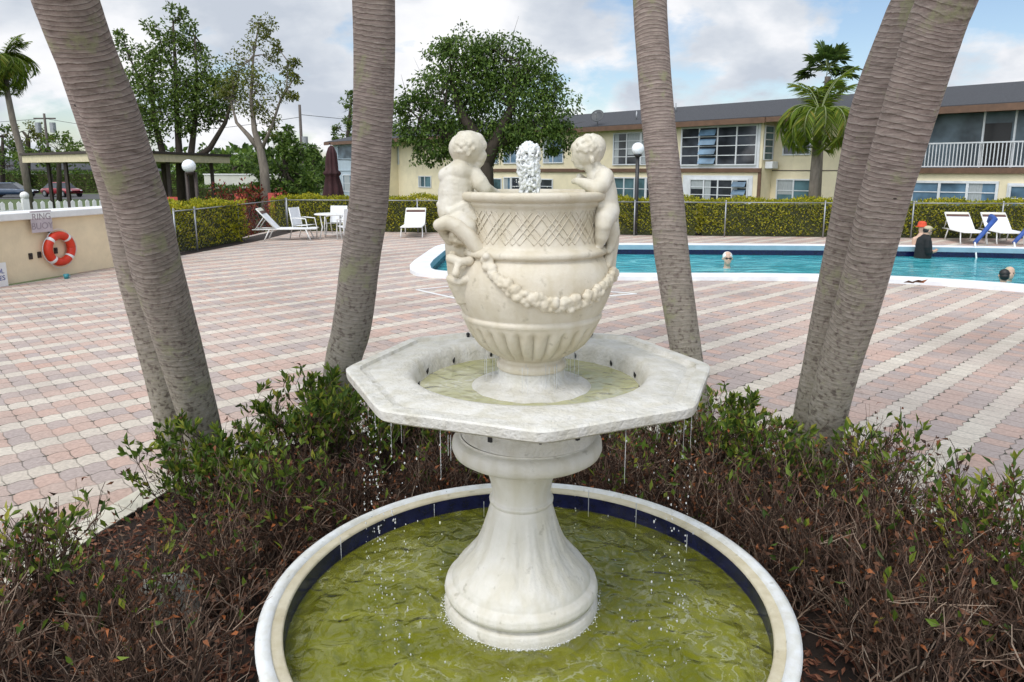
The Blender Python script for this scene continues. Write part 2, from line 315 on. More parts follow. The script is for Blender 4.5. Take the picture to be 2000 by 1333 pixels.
M['twig'] = leafmat('dry_twig', [(0, (.022, .013, .009)), (.5, (.065, .038, .025)), (.8, (.16, .10, .07)), (.95, (.30, .22, .16)), (1, (.38, .30, .23))], 0, .9)
M['deadleaf'] = leafmat('dead_leaf', [(0, (.03, .015, .009)), (.5, (.085, .038, .02)), (.85, (.14, .058, .028)), (1, (.38, .12, .035))], .12, .7)
M['greenleaf'] = leafmat('green_shrub_leaf', [(0, (.035, .07, .010)), (.5, (.095, .16, .018)), (.85, (.19, .25, .03)), (1, (.33, .31, .04))])
M['hedgeleaf'] = leafmat('hedge_leaf', [(0, (.10, .12, .006)), (.45, (.27, .28, .010)), (.8, (.44, .41, .016)), (1, (.52, .42, .03))])
M['treeleaf'] = leafmat('dark_tree_leaf', [(0, (.03, .06, .008)), (.5, (.07, .13, .018)), (.85, (.125, .20, .03)), (1, (.18, .25, .04))])
M['lightleaf'] = leafmat('bright_tree_leaf', [(0, (.045, .08, .010)), (.5, (.085, .145, .02)), (1, (.16, .22, .035))])
M['oliveleaf'] = leafmat('olive_tree_leaf', [(0, (.06, .08, .012)), (.5, (.12, .145, .02)), (1, (.2, .2, .03))])
M['palmleaf'] = leafmat('palm_leaflet', [(0, (.06, .11, .010)), (.5, (.15, .23, .02)), (.9, (.25, .31, .03)), (1, (.36, .28, .06))], .45)
M['fanleaf'] = leafmat('fan_palm_leaf', [(0, (.03, .06, .012)), (.5, (.06, .11, .02)), (1, (.12, .17, .03))], .3)
M['redleaf'] = leafmat('red_croton_leaf', [(0, (.06, .006, .006)), (.5, (.17, .016, .012)), (.8, (.24, .06, .02)), (1, (.09, .10, .02))], .25)
M['mulch'] = leafmat('bark_mulch_chip', [(0, (.06, .02, .012)), (.5, (.15, .055, .03)), (.9, (.24, .11, .065)), (1, (.34, .22, .15))], .0, .9)

# ------------------------------------------------------------------ mesh building
ORIGIN = {}
class MB:
    def __init__(s): s.v = []; s.f = []
    def add(s, vs, fs):
        o = len(s.v); s.v += [tuple(p) for p in vs]; s.f += [tuple(i + o for i in q) for q in fs]
    def box(s, c, size, rz=0.0, rx=0.0, ry=0.0):
        hx, hy, hz = (k / 2 for k in size); m = Euler((rx, ry, rz)).to_matrix(); c = Vector(c)
        vs = [c + m @ Vector((x, y, z)) for x in (-hx, hx) for y in (-hy, hy) for z in (-hz, hz)]
        s.add(vs, [(0, 1, 3, 2), (4, 6, 7, 5), (0, 4, 5, 1), (2, 3, 7, 6), (0, 2, 6, 4), (1, 5, 7, 3)])
    def hexa(s, p):                     # eight corners: four below, four above
        s.add(p, [(0, 3, 2, 1), (4, 5, 6, 7), (0, 1, 5, 4), (1, 2, 6, 5), (2, 3, 7, 6), (3, 0, 4, 7)])
    def tube(s, path, rad, n=8, cap=True):
        P = [Vector(p) for p in path]; k = len(P)
        rad = [rad] * k if isinstance(rad, (int, float)) else list(rad)
        t0 = (P[1] - P[0]).normalized()
        up = Vector((0, 0, 1)) if abs(t0.z) < .9 else Vector((1, 0, 0))
        a = t0.cross(up).normalized(); vs = []
        for i in range(k):
            t = (P[min(i + 1, k - 1)] - P[max(i - 1, 0)]).normalized()
            a = (a - t * a.dot(t))
            a = a.normalized() if a.length > 1e-6 else t.orthogonal().normalized()
            b = t.cross(a)
            for j in range(n):
                th = 2 * math.pi * j / n
                vs.append(P[i] + (a * math.cos(th) + b * math.sin(th)) * rad[i])
        fs = [(i * n + j, i * n + (j + 1) % n, (i + 1) * n + (j + 1) % n, (i + 1) * n + j) for i in range(k - 1) for j in range(n)]
        if cap: fs += [tuple(range(n - 1, -1, -1)), tuple((k - 1) * n + j for j in range(n))]
        s.add(vs, fs)
    def lathe(s, c, prof, n=64, wob=None, close=False):
        c = Vector(c); vs = []; k = len(prof)
        for (r, z) in prof:
            for j in range(n):
                th = 2 * math.pi * j / n; rr = r if wob is None else wob(r, z, th)
                vs.append(c + Vector((rr * math.cos(th), rr * math.sin(th), z)))
        fs = [(i * n + j, i * n + (j + 1) % n, (i + 1) * n + (j + 1) % n, (i + 1) * n + j) for i in range(k - 1) for j in range(n)]
        if close: fs += [tuple(range(n - 1, -1, -1)), tuple((k - 1) * n + j for j in range(n))]
        s.add(vs, fs)
    def ball(s, c, r, nu=12, nv=8, sc=(1, 1, 1), m=None):
        c = Vector(c); vs = [Vector((0, 0, 1))]
        for i in range(1, nv):
            ph = math.pi * i / nv
            for j in range(nu): vs.append(Vector((math.sin(ph) * math.cos(2 * math.pi * j / nu), math.sin(ph) * math.sin(2 * math.pi * j / nu), math.cos(ph))))
        vs.append(Vector((0, 0, -1)))
        vs = [Vector((p.x * sc[0], p.y * sc[1], p.z * sc[2])) * r for p in vs]
        if m is not None: vs = [m @ p for p in vs]
        fs = [(0, 1 + j, 1 + (j + 1) % nu) for j in range(nu)]
        for i in range(nv - 2):
            for j in range(nu): fs.append((1 + i * nu + j, 1 + (i + 1) * nu + j, 1 + (i + 1) * nu + (j + 1) % nu, 1 + i * nu + (j + 1) % nu))
        e = len(vs) - 1; b = 1 + (nv - 2) * nu
        fs += [(e, b + (j + 1) % nu, b + j) for j in range(nu)]
        s.add([c + p for p in vs], fs)
    def chain(s, pts):                  # overlapping balls along joints (x,y,z,r), for remeshed bodies
        for (p, q) in zip(pts[:-1], pts[1:]):
            a, b = Vector(p[:3]), Vector(q[:3]); d = (b - a).length; n = max(1, int(d / (min(p[3], q[3]) * .22)))
            for i in range(n + 1):
                t = i / n; rr = p[3] * (1 - t) + q[3] * t; big = rr > .018; s.ball(a.lerp(b, t), rr, 22 if big else 12, 14 if big else 8)
    def prism(s, poly, z0, z1):
        n = len(poly); vs = [(x, y, z0) for x, y in poly] + [(x, y, z1) for x, y in poly]
        s.add(vs, [tuple(range(n - 1, -1, -1)), tuple(range(n, 2 * n))] + [(i, (i + 1) % n, n + (i + 1) % n, n + i) for i in range(n)])
    def quads(s, V):                    # V: (n,4,3) array, each a leaf of its own
        o = len(s.v); n = len(V); s.v += [tuple(p) for p in V.reshape(-1, 3).tolist()]
        s.f += [(o + 4 * i, o + 4 * i + 1, o + 4 * i + 2, o + 4 * i + 3) for i in range(n)]
    def build(s, name, mat, parent=None, smooth=False, remesh=None, bevel=None, local=False, its=4):
        me = bpy.data.meshes.new(name); V = np.array(s.v, dtype=float)
        if parent is not None and not local: V = V - np.array(ORIGIN.get(parent.name, (0, 0, 0)))
        me.from_pydata(V.tolist(), [], s.f); me.validate(); me.update()
        me.materials.append(M[mat] if isinstance(mat, str) else mat)
        if smooth: me.polygons.foreach_set('use_smooth', [True] * len(me.polygons))
        o = bpy.data.objects.new(name, me); col.objects.link(o)
        if parent is not None: o.parent = parent; ORIGIN[o.name] = ORIGIN.get(parent.name, (0, 0, 0)) if not local else (0, 0, 0)
        if remesh:
            r = o.modifiers.new('remesh', 'REMESH'); r.mode = 'VOXEL'; r.voxel_size = remesh; r.use_smooth_shade = True
            sm = o.modifiers.new('smooth', 'SMOOTH'); sm.factor = .5; sm.iterations = its
        if bevel:
            b = o.modifiers.new('bevel', 'BEVEL'); b.width = bevel; b.segments = 2; b.limit_method = 'ANGLE'
        return o
def tag(o, label=None, cat=None, group=None, kind=None):
    if label: o['label'] = label
    if cat: o['category'] = cat
    if group: o['group'] = group
    if kind: o['kind'] = kind
    return o
def thing(name, loc, label, cat, group=None, rz=0.0):
    o = bpy.data.objects.new(name, None); col.objects.link(o); o.location = loc; o.rotation_euler.z = rz; o.empty_display_size = .2
    ORIGIN[o.name] = tuple(loc); return tag(o, label, cat, group)
def copy_tree(o, parent=None):
    c = o.copy(); col.objects.link(c)
    if parent is not None: c.parent = parent
    for ch in list(o.children): copy_tree(ch, c)
    return c
def leaves(P, D, ln, wd, g, fold=.25):
    """P base points, D directions (n,3): diamond leaves"""
    n = len(P); P = np.asarray(P, float); D = np.asarray(D, float); D = D / (np.linalg.norm(D, axis=1, keepdims=True) + 1e-9)
    rv = g.normal(size=(n, 3)); S = np.cross(D, rv); S /= (np.linalg.norm(S, axis=1, keepdims=True) + 1e-9); N = np.cross(D, S)
    l = (ln * g.uniform(.65, 1.3, n))[:, None]; w = (wd * g.uniform(.7, 1.25, n))[:, None]
    mid = P + D * l * .5 + N * l * fold * .3
    return np.stack([P, mid + S * w * .5, P + D * l - N * l * fold * .2, mid - S * w * .5], axis=1)
def text(name, body, size, loc, rot, mat, parent, extrude=.002):
    cu = bpy.data.curves.new(name, 'FONT'); cu.body = body; cu.size = size; cu.extrude = extrude; cu.align_x = 'CENTER'; cu.align_y = 'CENTER'
    tmp = bpy.data.objects.new(name, cu); col.objects.link(tmp); bpy.context.view_layer.update()
    me = bpy.data.meshes.new_from_object(tmp.evaluated_get(bpy.context.evaluated_depsgraph_get())); bpy.data.objects.remove(tmp); me.name = name
    me.materials.clear(); me.materials.append(M[mat]); o = bpy.data.objects.new(name, me); col.objects.link(o)
    o.parent = parent; o.location = Vector(loc) - Vector(ORIGIN.get(parent.name, (0, 0, 0))); o.rotation_euler = rot
    return o
# ------------------------------------------------------------------ ground, deck, planter, pool
GZ = -0.6
g_ = MB(); g_.add([(-900, -300, GZ), (900, -300, GZ), (900, 1500, GZ), (-900, 1500, GZ)], [(0, 1, 2, 3)])
tag(g_.build('ground', 'grass'), kind='structure')
rd = MB(); rd.add([(-120, 66, GZ + .02), (-20, 66, GZ + .02), (-20, 80, GZ + .02), (-120, 80, GZ + .02)], [(0, 1, 2, 3)])
tag(rd.build('parking_road', 'asphalt'), kind='structure')

planter = [(-2.0, .35), (-2.38, 1.4), (-2.44, 2.6), (-2.34, 3.7), (-2.19, 4.30), (-1.75, 5.0), (-.9, 5.45), (.9, 5.45), (1.75, 5.0), (2.3, 4.3), (2.5, 3.4), (2.55, 2.0), (2.2, .35), (0, .2)]
deck_out = [(-12, -4), (-10.4, 8), (-8.75, 13.2), (-8.35, 16.6), (-8.3, 17.2), (-8.2, 24.6), (-7.7, 25.8), (-3.5, 25.2), (6.2, 23.85), (13.2, 23.1), (30, 22.6), (30, -4)]
coping_px = [(790, 527), (905, 547), (1200, 548.5), (1500, 548.5), (1750, 553), (2000, 571), (2200, 592)]
near = [on(x, y) for x, y in coping_px]
near[0] = Vector((-2.2, 14.0, 0)); near[1] = Vector((-1.2, 13.25, 0))
far = [Vector((17.0, 17.2, 0)), Vector((13.6, 18.75, 0)), Vector((9.2, 19.45, 0)), Vector((2.8, 19.75, 0)), Vector((-1.6, 19.75, 0)), Vector((-2.1, 19.2, 0))]
pool_poly = [(p.x, p.y) for p in near] + [(p.x, p.y) for p in far]
def offset_poly(poly, d):               # inward for d>0, poly counter-clockwise
    n = len(poly); res = []
    for i in range(n):
        a, b, c = Vector(poly[i - 1]), Vector(poly[i]), Vector(poly[(i + 1) % n])
        e1, e2 = (b - a).normalized(), (c - b).normalized()
        n1, n2 = Vector((-e1.y, e1.x)), Vector((-e2.y, e2.x))
        m = (n1 + n2); m = m / max(m.dot(n1), .35); res.append(tuple(b + m * d))
    return res
def smooth_poly(poly, it=2):
    for _ in range(it):
        q = []
        for i in range(len(poly)):
            a, b = Vector(poly[i]), Vector(poly[(i + 1) % len(poly)]); q += [tuple(a.lerp(b, .22)), tuple(a.lerp(b, .78))]
        poly = q
    return poly
pool_poly = smooth_poly(pool_poly, 2)
def sheet(name, outer, holes, z, mat):
    loops = [[Vector((x, y, 0)) for x, y in outer]] + [[Vector((x, y, 0)) for x, y in h] for h in holes]
    tris = tessellate_polygon(loops); vs = [(p.x, p.y, z) for l in loops for p in l]
    m = MB()
    fs = []
    for t in tris:
        a, b, c = [Vector(vs[i]) for i in t]
        fs.append(t if (b - a).cross(c - a).z > 0 else (t[0], t[2], t[1]))
    m.add(vs, fs); return m
dk = sheet('deck', deck_out, [pool_poly, planter], 0, 'pavers')
no = len(deck_out)
dk.add([(x, y, 0) for x, y in deck_out] + [(x, y, GZ - .02) for x, y in deck_out], [(i, no + i, no + (i + 1) % no, (i + 1) % no) for i in range(no)])
tag(dk.build('pool_deck', 'pavers'), kind='structure')
ms = sheet('mulch', planter, [], -.03, 'soil'); ms.add([(x, y, 0) for x, y in planter] + [(x, y, -.03) for x, y in planter], [(i, (i + 1) % 14, 14 + (i + 1) % 14, 14 + i) for i in range(14)])
tag(ms.build('planter_soil', 'soil'), kind='structure')
def inside(poly, x, y):
    c = False
    for i in range(len(poly)):
        (x1, y1), (x2, y2) = poly[i], poly[i - 1]
        if (y1 > y) != (y2 > y) and x < (x2 - x1) * (y - y1) / (y2 - y1) + x1: c = not c
    return c
# cream border course round the planter
bo = offset_poly(planter[::-1] if False else planter, 0)
ctr = Vector((0, 2.8)); kb = MB()
pin = planter; pout = [tuple(Vector(p) + (Vector(p) - ctr).normalized() * .20) for p in planter]
nB = len(planter)
for i in range(nB):
    a, b, c, d = Vector(pin[i]), Vector(pin[(i + 1) % nB]), Vector(pout[(i + 1) % nB]), Vector(pout[i])
    k = max(1, round((b - a).length / .30))
    for j in range(k):
        t0, t1 = j / k + .008, (j + 1) / k - .008
        p0, p1, p2, p3 = a.lerp(b, t0), a.lerp(b, t1), d.lerp(c, t1), d.lerp(c, t0)
        kb.hexa([(p.x, p.y, -.03) for p in (p0, p1, p2, p3)] + [(p.x, p.y, .007) for p in (p0, p1, p2, p3)])
M['border'] = surf('cream_border_paver', (.56, .53, .44), .8, .22, 5, bump=.2, bscale=45)
tag(kb.build('planter_border', 'border'), kind='structure')
# mulch chips
gq = np.random.default_rng(3); pts = []
while len(pts) < 15000:
    x, y = gq.uniform(-2.45, 2.55), gq.uniform(1.2, 5.4)
    if inside(planter, x, y) and (x - .05) ** 2 + (y - 2.43) ** 2 > .96 ** 2: pts.append((x, y, gq.uniform(-.026, .012)))
pts = np.array(pts); dirs = gq.normal(size=(len(pts), 3)); dirs[:, 2] *= .22
mc = MB(); mc.quads(leaves(pts, dirs, .05, .018, gq)); tag(mc.build('mulch_chips', 'mulch'), kind='stuff')

# pool shell
inner = offset_poly(pool_poly, .42); nP = len(pool_poly)
sh = MB()
ztop = .10
ztops = [ztop - .055 * min(1, max(0, (p[1] - 14.5) / 3)) for p in pool_poly]
def ring(polyA, zA, polyB, zB):
    n = len(polyA); zA = zA if isinstance(zA, list) else [zA] * n; zB = zB if isinstance(zB, list) else [zB] * n
    return [(x, y, z) for (x, y), z in zip(polyA, zA)] + [(x, y, z) for (x, y), z in zip(polyB, zB)], [(i, (i + 1) % n, n + (i + 1) % n, n + i) for i in range(n)]
cp = MB()
mid1 = offset_poly(pool_poly, .03)
cp.add(*ring(pool_poly, -.02, pool_poly, [z - .02 for z in ztops])); cp.add(*ring(pool_poly, [z - .02 for z in ztops], mid1, ztops)); cp.add(*ring(mid1, ztops, inner, [z - .012 for z in ztops]))
tag(cp.build('pool_coping', 'coping', smooth=False), kind='structure')
gt = MB(); gt.add(*ring(inner, [z - .012 for z in ztops], inner, -.09)); tag(gt.build('pool_gutter', 'poolgrey'), kind='structure')
tl = MB(); tl.add(*ring(inner, -.09, inner, -.30)); tag(tl.build('pool_tile_band', 'navy'), kind='structure')
WZ = -.225
pw = sheet('pool', inner, [], WZ, 'pool'); tag(pw.build('pool_water', 'pool'), kind='structure')
# painted game lines on the deck
pl = MB()
quad = [on(813, 566, .004), on(958, 551, .004), on(1243, 574, .004), on(956, 597, .004)]
for i in range(4):
    a, b = quad[i], quad[(i + 1) % 4]; d = (b - a).normalized(); s = Vector((-d.y, d.x, 0)) * .035
    pl.add([a - s, b - s, b + s, a + s], [(0, 1, 2, 3)])
tag(pl.build('painted_line', 'white'), kind='structure')
# soil strip under the hedges
for pts_ in ([(-8.25, 17.2), (-7.95, 16.9), (-7.35, 20.6), (-7.2, 24.25), (-3.4, 23.75), (6.1, 22.35), (13.1, 21.6), (30, 20.6), (30, 22.4), (13.2, 22.95), (6.2, 23.7), (-3.5, 25.0), (-7.6, 25.6), (-7.95, 24.6)],):
    s_ = sheet('bed', pts_, [], .005, 'soil'); tag(s_.build('hedge_bed', 'soil'), kind='structure')

# ------------------------------------------------------------------ fountain
FX, FY = .05, 2.5
fo = thing('fountain', (FX, FY, 0), 'tiered white stone fountain with cherub urn, octagonal bowl and round basin', 'fountain')
BX, BY, BR, RZ = .055, 2.435, .962, .475
basin = MB(); basin.lathe((BX, BY, 0), [(BR - .03, -.03), (BR - .03, .33), (BR - .012, .36), (BR - .012, RZ - .03), (BR - .005, RZ - .008), (BR - .02, RZ), (BR - .052, RZ + .002), (BR - .056, RZ - .012)], 120)
bo_ = basin.build('basin', 'basin', fo, smooth=True)
lg = MB(); lg.lathe((BX, BY, 0), [(BR - .054, RZ - .009), (BR - .088, RZ - .009), (BR - .094, RZ - .014), (BR - .0943, RZ - .021)], 120); lg.build('rim_ledge', 'ledge', bo_, smooth=True)
tb = MB(); tb.lathe((BX, BY, 0), [(BR - .0945, RZ - .02), (BR - .0945, .30), (BR - .105, .285), (BR - .14, .262)], 120); tb.build('tile_band', 'navy', bo_, smooth=True)
fl_ = MB(); fl_.lathe((BX, BY, 0), [(BR - .14, .262), (.4, .262), (.05, .262)], 96); fl_.build('basin_floor', 'algae', bo_)
wt = MB(); wr = [.02] + [BR - .094 - k * 0 if k == 40 else (BR - .094) * k / 40 for k in range(1, 41)]
def ripple(x, y):
    r = math.hypot(x, y); return .0022 * math.sin(r * 55) * math.exp(-r * 1.2) + .002 * math.sin(x * 31 + 3 * math.sin(y * 9)) * math.sin(y * 27 + 2 * math.sin(x * 7))
vs = []; nseg = 120
for r in wr:
    for j in range(nseg):
        th = 2 * math.pi * j / nseg; x, y = r * math.cos(th), r * math.sin(th); vs.append((x, y, ripple(x, y) * (0 if r == wr[-1] else 1)))
fs = [(i * nseg + j, (i + 1) * nseg + j, (i + 1) * nseg + (j + 1) % nseg, i * nseg + (j + 1) % nseg) for i in range(40) for j in range(nseg)]
wt.add(vs, fs)
WB = .385
w_ = wt.build('basin_water', 'greenwater', smooth=True); w_.location = (BX, BY, WB); tag(w_, kind='structure')

# pedestal: bell-shaped, with shallow acanthus ribs
PX = .035
def pw_(r, z, th):
    if .50 < z < .80:
        a = (th * 12 / (2 * math.pi)) % 1.0; e = abs(a - .5) * 2; w = math.sin((z - .50) / .30 * math.pi); leaf = 1 if e < .72 * (1 - ((z - .50) / .30) ** 2 * .6) else 0
        return r * (1 + w * (.038 * leaf * (1 - e * .6) + .017 * leaf * math.cos(e * 9 + z * 120) * e - .022 * math.exp(-(e / .08) ** 2)))
    return r
prof = [(.292, .33), (.292, .405), (.285, .425), (.268, .432), (.268, .438), (.286, .446), (.292, .462), (.286, .485), (.272, .495), (.264, .50), (.260, .512), (.250, .530), (.232, .552), (.208, .578), (.185, .604), (.166, .63), (.152, .66), (.140, .695), (.128, .74), (.117, .785), (.111, .797), (.119, .803), (.120, .812), (.111, .818), (.110, .84), (.115, .88), (.127, .92), (.140, .95), (.149, .97), (.153, .985), (.155, 1.0)]
pd = MB(); dens = []
for (a, b) in zip(prof[:-1], prof[1:]):
    for k in range(3): dens.append((a[0] + (b[0] - a[0]) * k / 3, a[1] + (b[1] - a[1]) * k / 3))
dens.append(prof[-1]); pd.lathe((PX, FY + .01, 0), dens, 168, pw_)
pdo = pd.build('pedestal', 'pedestal', fo, smooth=True)
fm = MB(); gq = np.random.default_rng(11)
for k in range(900):                                   # foam where the pedestal meets the water
    th = gq.uniform(0, 2 * math.pi); r = .290 + abs(gq.normal(0, .009)) * (1 + .7 * math.sin(th * 5) * math.sin(th * 3 + 1)); q = gq.uniform(.001, .0030)
    fm.ball((PX + r * math.cos(th), FY + .01 + r * math.sin(th), WB + gq.uniform(-.002, .006)), q, 6, 4, (1, 1, .6))
tag(fm.build('water_foam', 'foam', smooth=True), kind='stuff')
# collar + bowl
CX = .055
cl = MB(); cl.lathe((CX, FY, 0), [(.145, .988), (.20, .990), (.252, .996), (.268, 1.006), (.275, 1.024), (.273, 1.048), (.264, 1.060), (.250, 1.064), (.243, 1.066), (.243, 1.072)], 96)
cl.build('collar', 'pedestal', fo, smooth=True)
OX, OZ = .062, 1.320
def octr(th, Rv):                                        # straight-sided octagon, one corner to the viewer
    a = (th - math.radians(-88.0) + math.pi / 8) % (math.pi / 4) - math.pi / 8
    # corners at multiples of 45 deg from th0; distance of the side at angle a from the corner direction
    b = math.sqrt(a * a + .0012) - .012; return Rv * math.cos(math.pi / 8) / math.cos(math.pi / 8 - b)
bw = MB(); n = 160
def bring(fr):
    return [Vector((OX, FY, 0)) + Vector((fr(th)[0] * math.cos(th), fr(th)[0] * math.sin(th), fr(th)[1])) for th in [math.radians(-88) + 2 * math.pi * j / n for j in range(n)]]
def mixr(k, Rv, c): return lambda th: (k * octr(th, Rv) + (1 - k) * c, 0)
RO = .662
layers = [lambda t: (.236, 1.066), lambda t: (.248, 1.075), lambda t: (.252, 1.12), lambda t: (.256, 1.175), lambda t: (.28, 1.208), lambda t: (.35, 1.234), lambda t: (.6 * octr(t, RO * .80) + .4 * .47, 1.262),
          lambda t: (octr(t, RO - .036), 1.277), lambda t: (octr(t, RO - .016), 1.279), lambda t: (octr(t, RO - .004), 1.287), lambda t: (octr(t, RO - .001), 1.300), lambda t: (octr(t, RO), OZ - .004), lambda t: (octr(t, RO - .006), OZ + .001),
          lambda t: (octr(t, RO - .05), OZ + .003), lambda t: (octr(t, RO - .055), OZ - .009), lambda t: (octr(t, RO - .085), OZ - .011), lambda t: (octr(t, RO - .092), OZ - .006), lambda t: (.7 * octr(t, RO - .16) + .3 * .47, OZ - .004),
          lambda t: (.452, OZ - .001), lambda t: (.432, OZ - .003), lambda t: (.418, OZ - .012), lambda t: (.408, OZ - .03), lambda t: (.392, OZ - .085), lambda t: (.34, OZ - .12), lambda t: (.05, OZ - .13)]
vs = []
for l in layers: vs += bring(l)
k = len(layers)
bw.add(vs, [(i * n + j, i * n + (j + 1) % n, (i + 1) * n + (j + 1) % n, (i + 1) * n + j) for i in range(k - 1) for j in range(n)])
bowl = bw.build('bowl', 'bowl', fo, smooth=True)
ws = bowl.modifiers.new('edge', 'EDGE_SPLIT'); ws.split_angle = R(38)
bwt = MB(); vs = []
for i in range(25):
    r = .03 + (.397 - .03) * i / 24
    for j in range(96):
        th = 2 * math.pi * j / 96; x, y = r * math.cos(th), r * math.sin(th)
        vs.append((x, y, .0025 * math.sin(r * 120) * math.exp(-r * 6) + .0012 * math.sin(x * 60) * math.sin(y * 52)))
bwt.add(vs, [(i * 96 + j, (i + 1) * 96 + j, (i + 1) * 96 + (j + 1) % 96, i * 96 + (j + 1) % 96) for i in range(24) for j in range(96)])
b_ = bwt.build('bowl_water', 'bowlwater', smooth=True); b_.location = (OX, FY, 1.252); tag(b_, kind='structure')
for k in range(14):                                      # small dark spouts round the inside wall
    th = 2 * math.pi * (k + .35) / 14
    sp = MB(); c = Vector((OX + .398 * math.cos(th), FY + .398 * math.sin(th), 1.268)); d = Vector((-math.cos(th) * .3, -math.sin(th) * .3, 1))
    sp.tube([c - d * .012, c, c + d * .010, c + d * .018], [.0045, .0065, .004, .0015], 8); sp.v = [tuple(c + (Vector(v) - c) * .8) for v in sp.v]; sp.build('spout', 'rubber', bowl, smooth=True)
for px, py in ((948, 854), (1150, 855), (1054, 862)):    # overflow holes under the rim
    a = at(px, py, 2.26); v = Vector((a.x - OX, a.y - FY, 0)).normalized()
    th = math.atan2(v.y, v.x); h = MB(); r_ = .007 if px != 1054 else .004
    h.box((OX + .250 * math.cos(th), FY + .250 * math.sin(th), 1.128), (.02, r_ * 2, .022 if px != 1054 else .008), th); h.build('overflow_hole', 'rubber', bowl)
for px, py in ((926, 648), (1153, 650), (914, 651)):
    c = at(px, py, 2.5 + .50); s = MB(); s.ball(c + Vector((0, 0, -.004)), .013 if px != 914 else .008, 10, 8, (1, 1, .9)); s.tube([c + Vector((0, 0, -.04)), c], .006, 8); s.build('lamp_head', 'rubber', bowl, smooth=True)

# urn
UX = .07; U = Vector((UX, FY, 0))
def flute(r, z, th):
    if 1.376 < z < 1.492:
        k = min(1, (z - 1.376) / .012) * min(1, (1.492 - z) / .016); return r - .021 * k * (1 - abs(math.sin(th * 14)) ** .55)
    return r
ub_ = [(.225, 1.240), (.215, 1.252), (.195, 1.262), (.155, 1.268), (.132, 1.275), (.121, 1.290), (.118, 1.315), (.119, 1.326)]
ub = MB(); ub.lathe(U, ub_, 96); ub.build('urn_base', 'bowl', fo, smooth=True)
up = [(.10, 1.318), (.121, 1.319), (.125, 1.325), (.126, 1.338), (.120, 1.347), (.112, 1.352), (.110, 1.360), (.120, 1.368), (.140, 1.377), (.168, 1.393), (.194, 1.415), (.213, 1.440), (.228, 1.466), (.238, 1.489), (.243, 1.503), (.247, 1.508), (.249, 1.518), (.244, 1.526), (.250, 1.535), (.262, 1.560), (.274, 1.590), (.281, 1.620), (.282, 1.650), (.277, 1.680), (.266, 1.705), (.254, 1.722), (.250, 1.727), (.253, 1.732), (.262, 1.736), (.264, 1.748), (.258, 1.756), (.252, 1.760), (.243, 1.764), (.238, 1.775), (.234, 1.81), (.231, 1.85), (.231, 1.88), (.234, 1.893), (.240, 1.900), (.244, 1.906), (.243, 1.912), (.255, 1.917), (.262, 1.924), (.264, 1.936), (.259, 1.944), (.24, 1.946), (.222, 1.944), (.214, 1.936), (.21, 1.90), (.205, 1.85)]
dens = []
for (a, b) in zip(up[:-1], up[1:]):
    for q in range(2): dens.append((a[0] + (b[0] - a[0]) * q / 2, a[1] + (b[1] - a[1]) * q / 2))
dens.append(up[-1])
ur = MB(); ur.lathe(U, dens, 280, flute)
urn = ur.build('urn', 'urn', fo, smooth=True)
# incised lattice on the neck: thin raised strips both ways
lt = MB()
def lat(th0, th1, z0, z1):
    p = []
    for k in range(9):
        t = k / 8; th = th0 + (th1 - th0) * t; z = z0 + (z1 - z0) * t; r = .2335 + .0035 * (1 - (z - 1.775) / .1); p.append(U + Vector((r * math.cos(th), r * math.sin(th), z)))
    lt.tube(p, .0018, 5)
for k in range(64):
    th = 2 * math.pi * k / 64
    if k % 4 != 3: lat(th, th + .36, 1.778, 1.885); lat(th, th - .36, 1.778, 1.885)
lt.build('lattice_relief', 'urn', urn, smooth=True)
uw = MB(); uw.lathe((UX, FY, 1.925), [(.213, 0), (.15, .002), (.08, .004), (.01, .008)], 48); tag(uw.build('urn_water', 'bowlwater', smooth=True), kind='structure')

def V4(x, y, Y, r): p = at(x, y, Y); return (p.x, p.y, p.z, r / 565.0)
# left cherub, seated with its back to us, looking across the urn
c1 = MB(); Y0 = 2.43
c1.chain([V4(894, 418, Y0, 36), V4(891, 398, Y0, 35), V4(890, 378, Y0, 34), V4(893, 358, Y0, 33), V4(898, 340, Y0, 27)])
c1.chain([V4(880, 412, Y0 - .02, 25), V4(882, 400, Y0 - .02, 24)])
c1.chain([V4(873, 344, Y0 - .01, 17), V4(898, 336, Y0 - .02, 22), V4(926, 342, Y0, 16)])
c1.chain([V4(909, 325, Y0, 17), V4(914, 305, Y0, 19)])
c1.chain([V4(912, 292, Y0, 30), V4(915, 288, Y0, 31)])
c1.chain([V4(902, 290, Y0, 25), V4(898, 300, Y0, 17)])
c1.chain([V4(931, 300, Y0, 17), V4(936, 306, Y0, 14)]); c1.chain([V4(938, 317, Y0, 8), V4(932, 320, Y0, 10)]); c1.chain([V4(947, 303, Y0, 4.5), V4(944, 298, Y0, 4.5)])
c1.chain([V4(939, 284, Y0, 12), V4(930, 276, Y0, 16)]); c1.chain([V4(943, 312, Y0, 3.5), V4(941, 313, Y0, 4)])
c1.ball(at(915, 300, Y0 - .053), .008, 8, 6, (1.2, .6, 1.5))
for k in range(150):                                    # curls of hair
    a, b = rnd.uniform(-2.6, .5), rnd.uniform(-.3, 1.25); rr = 30
    p = at(912 + rr * math.cos(b) * math.sin(a) * .98, 289 - rr * math.sin(b), Y0 - .053 * math.cos(b) * math.cos(a)); c1.ball(p, rnd.uniform(.005, .0095), 8, 6)
c1.chain([V4(926, 344, Y0 - .01, 17), V4(937, 357, Y0 - .02, 16), V4(947, 369, Y0 - .02, 13), V4(960, 375, Y0 + .03, 10), V4(972, 377, Y0 + .06, 6)])
c1.chain([V4(875, 346, Y0 + .03, 14), V4(880, 372, Y0 + .06, 12), V4(915, 378, Y0 + .09, 9)])
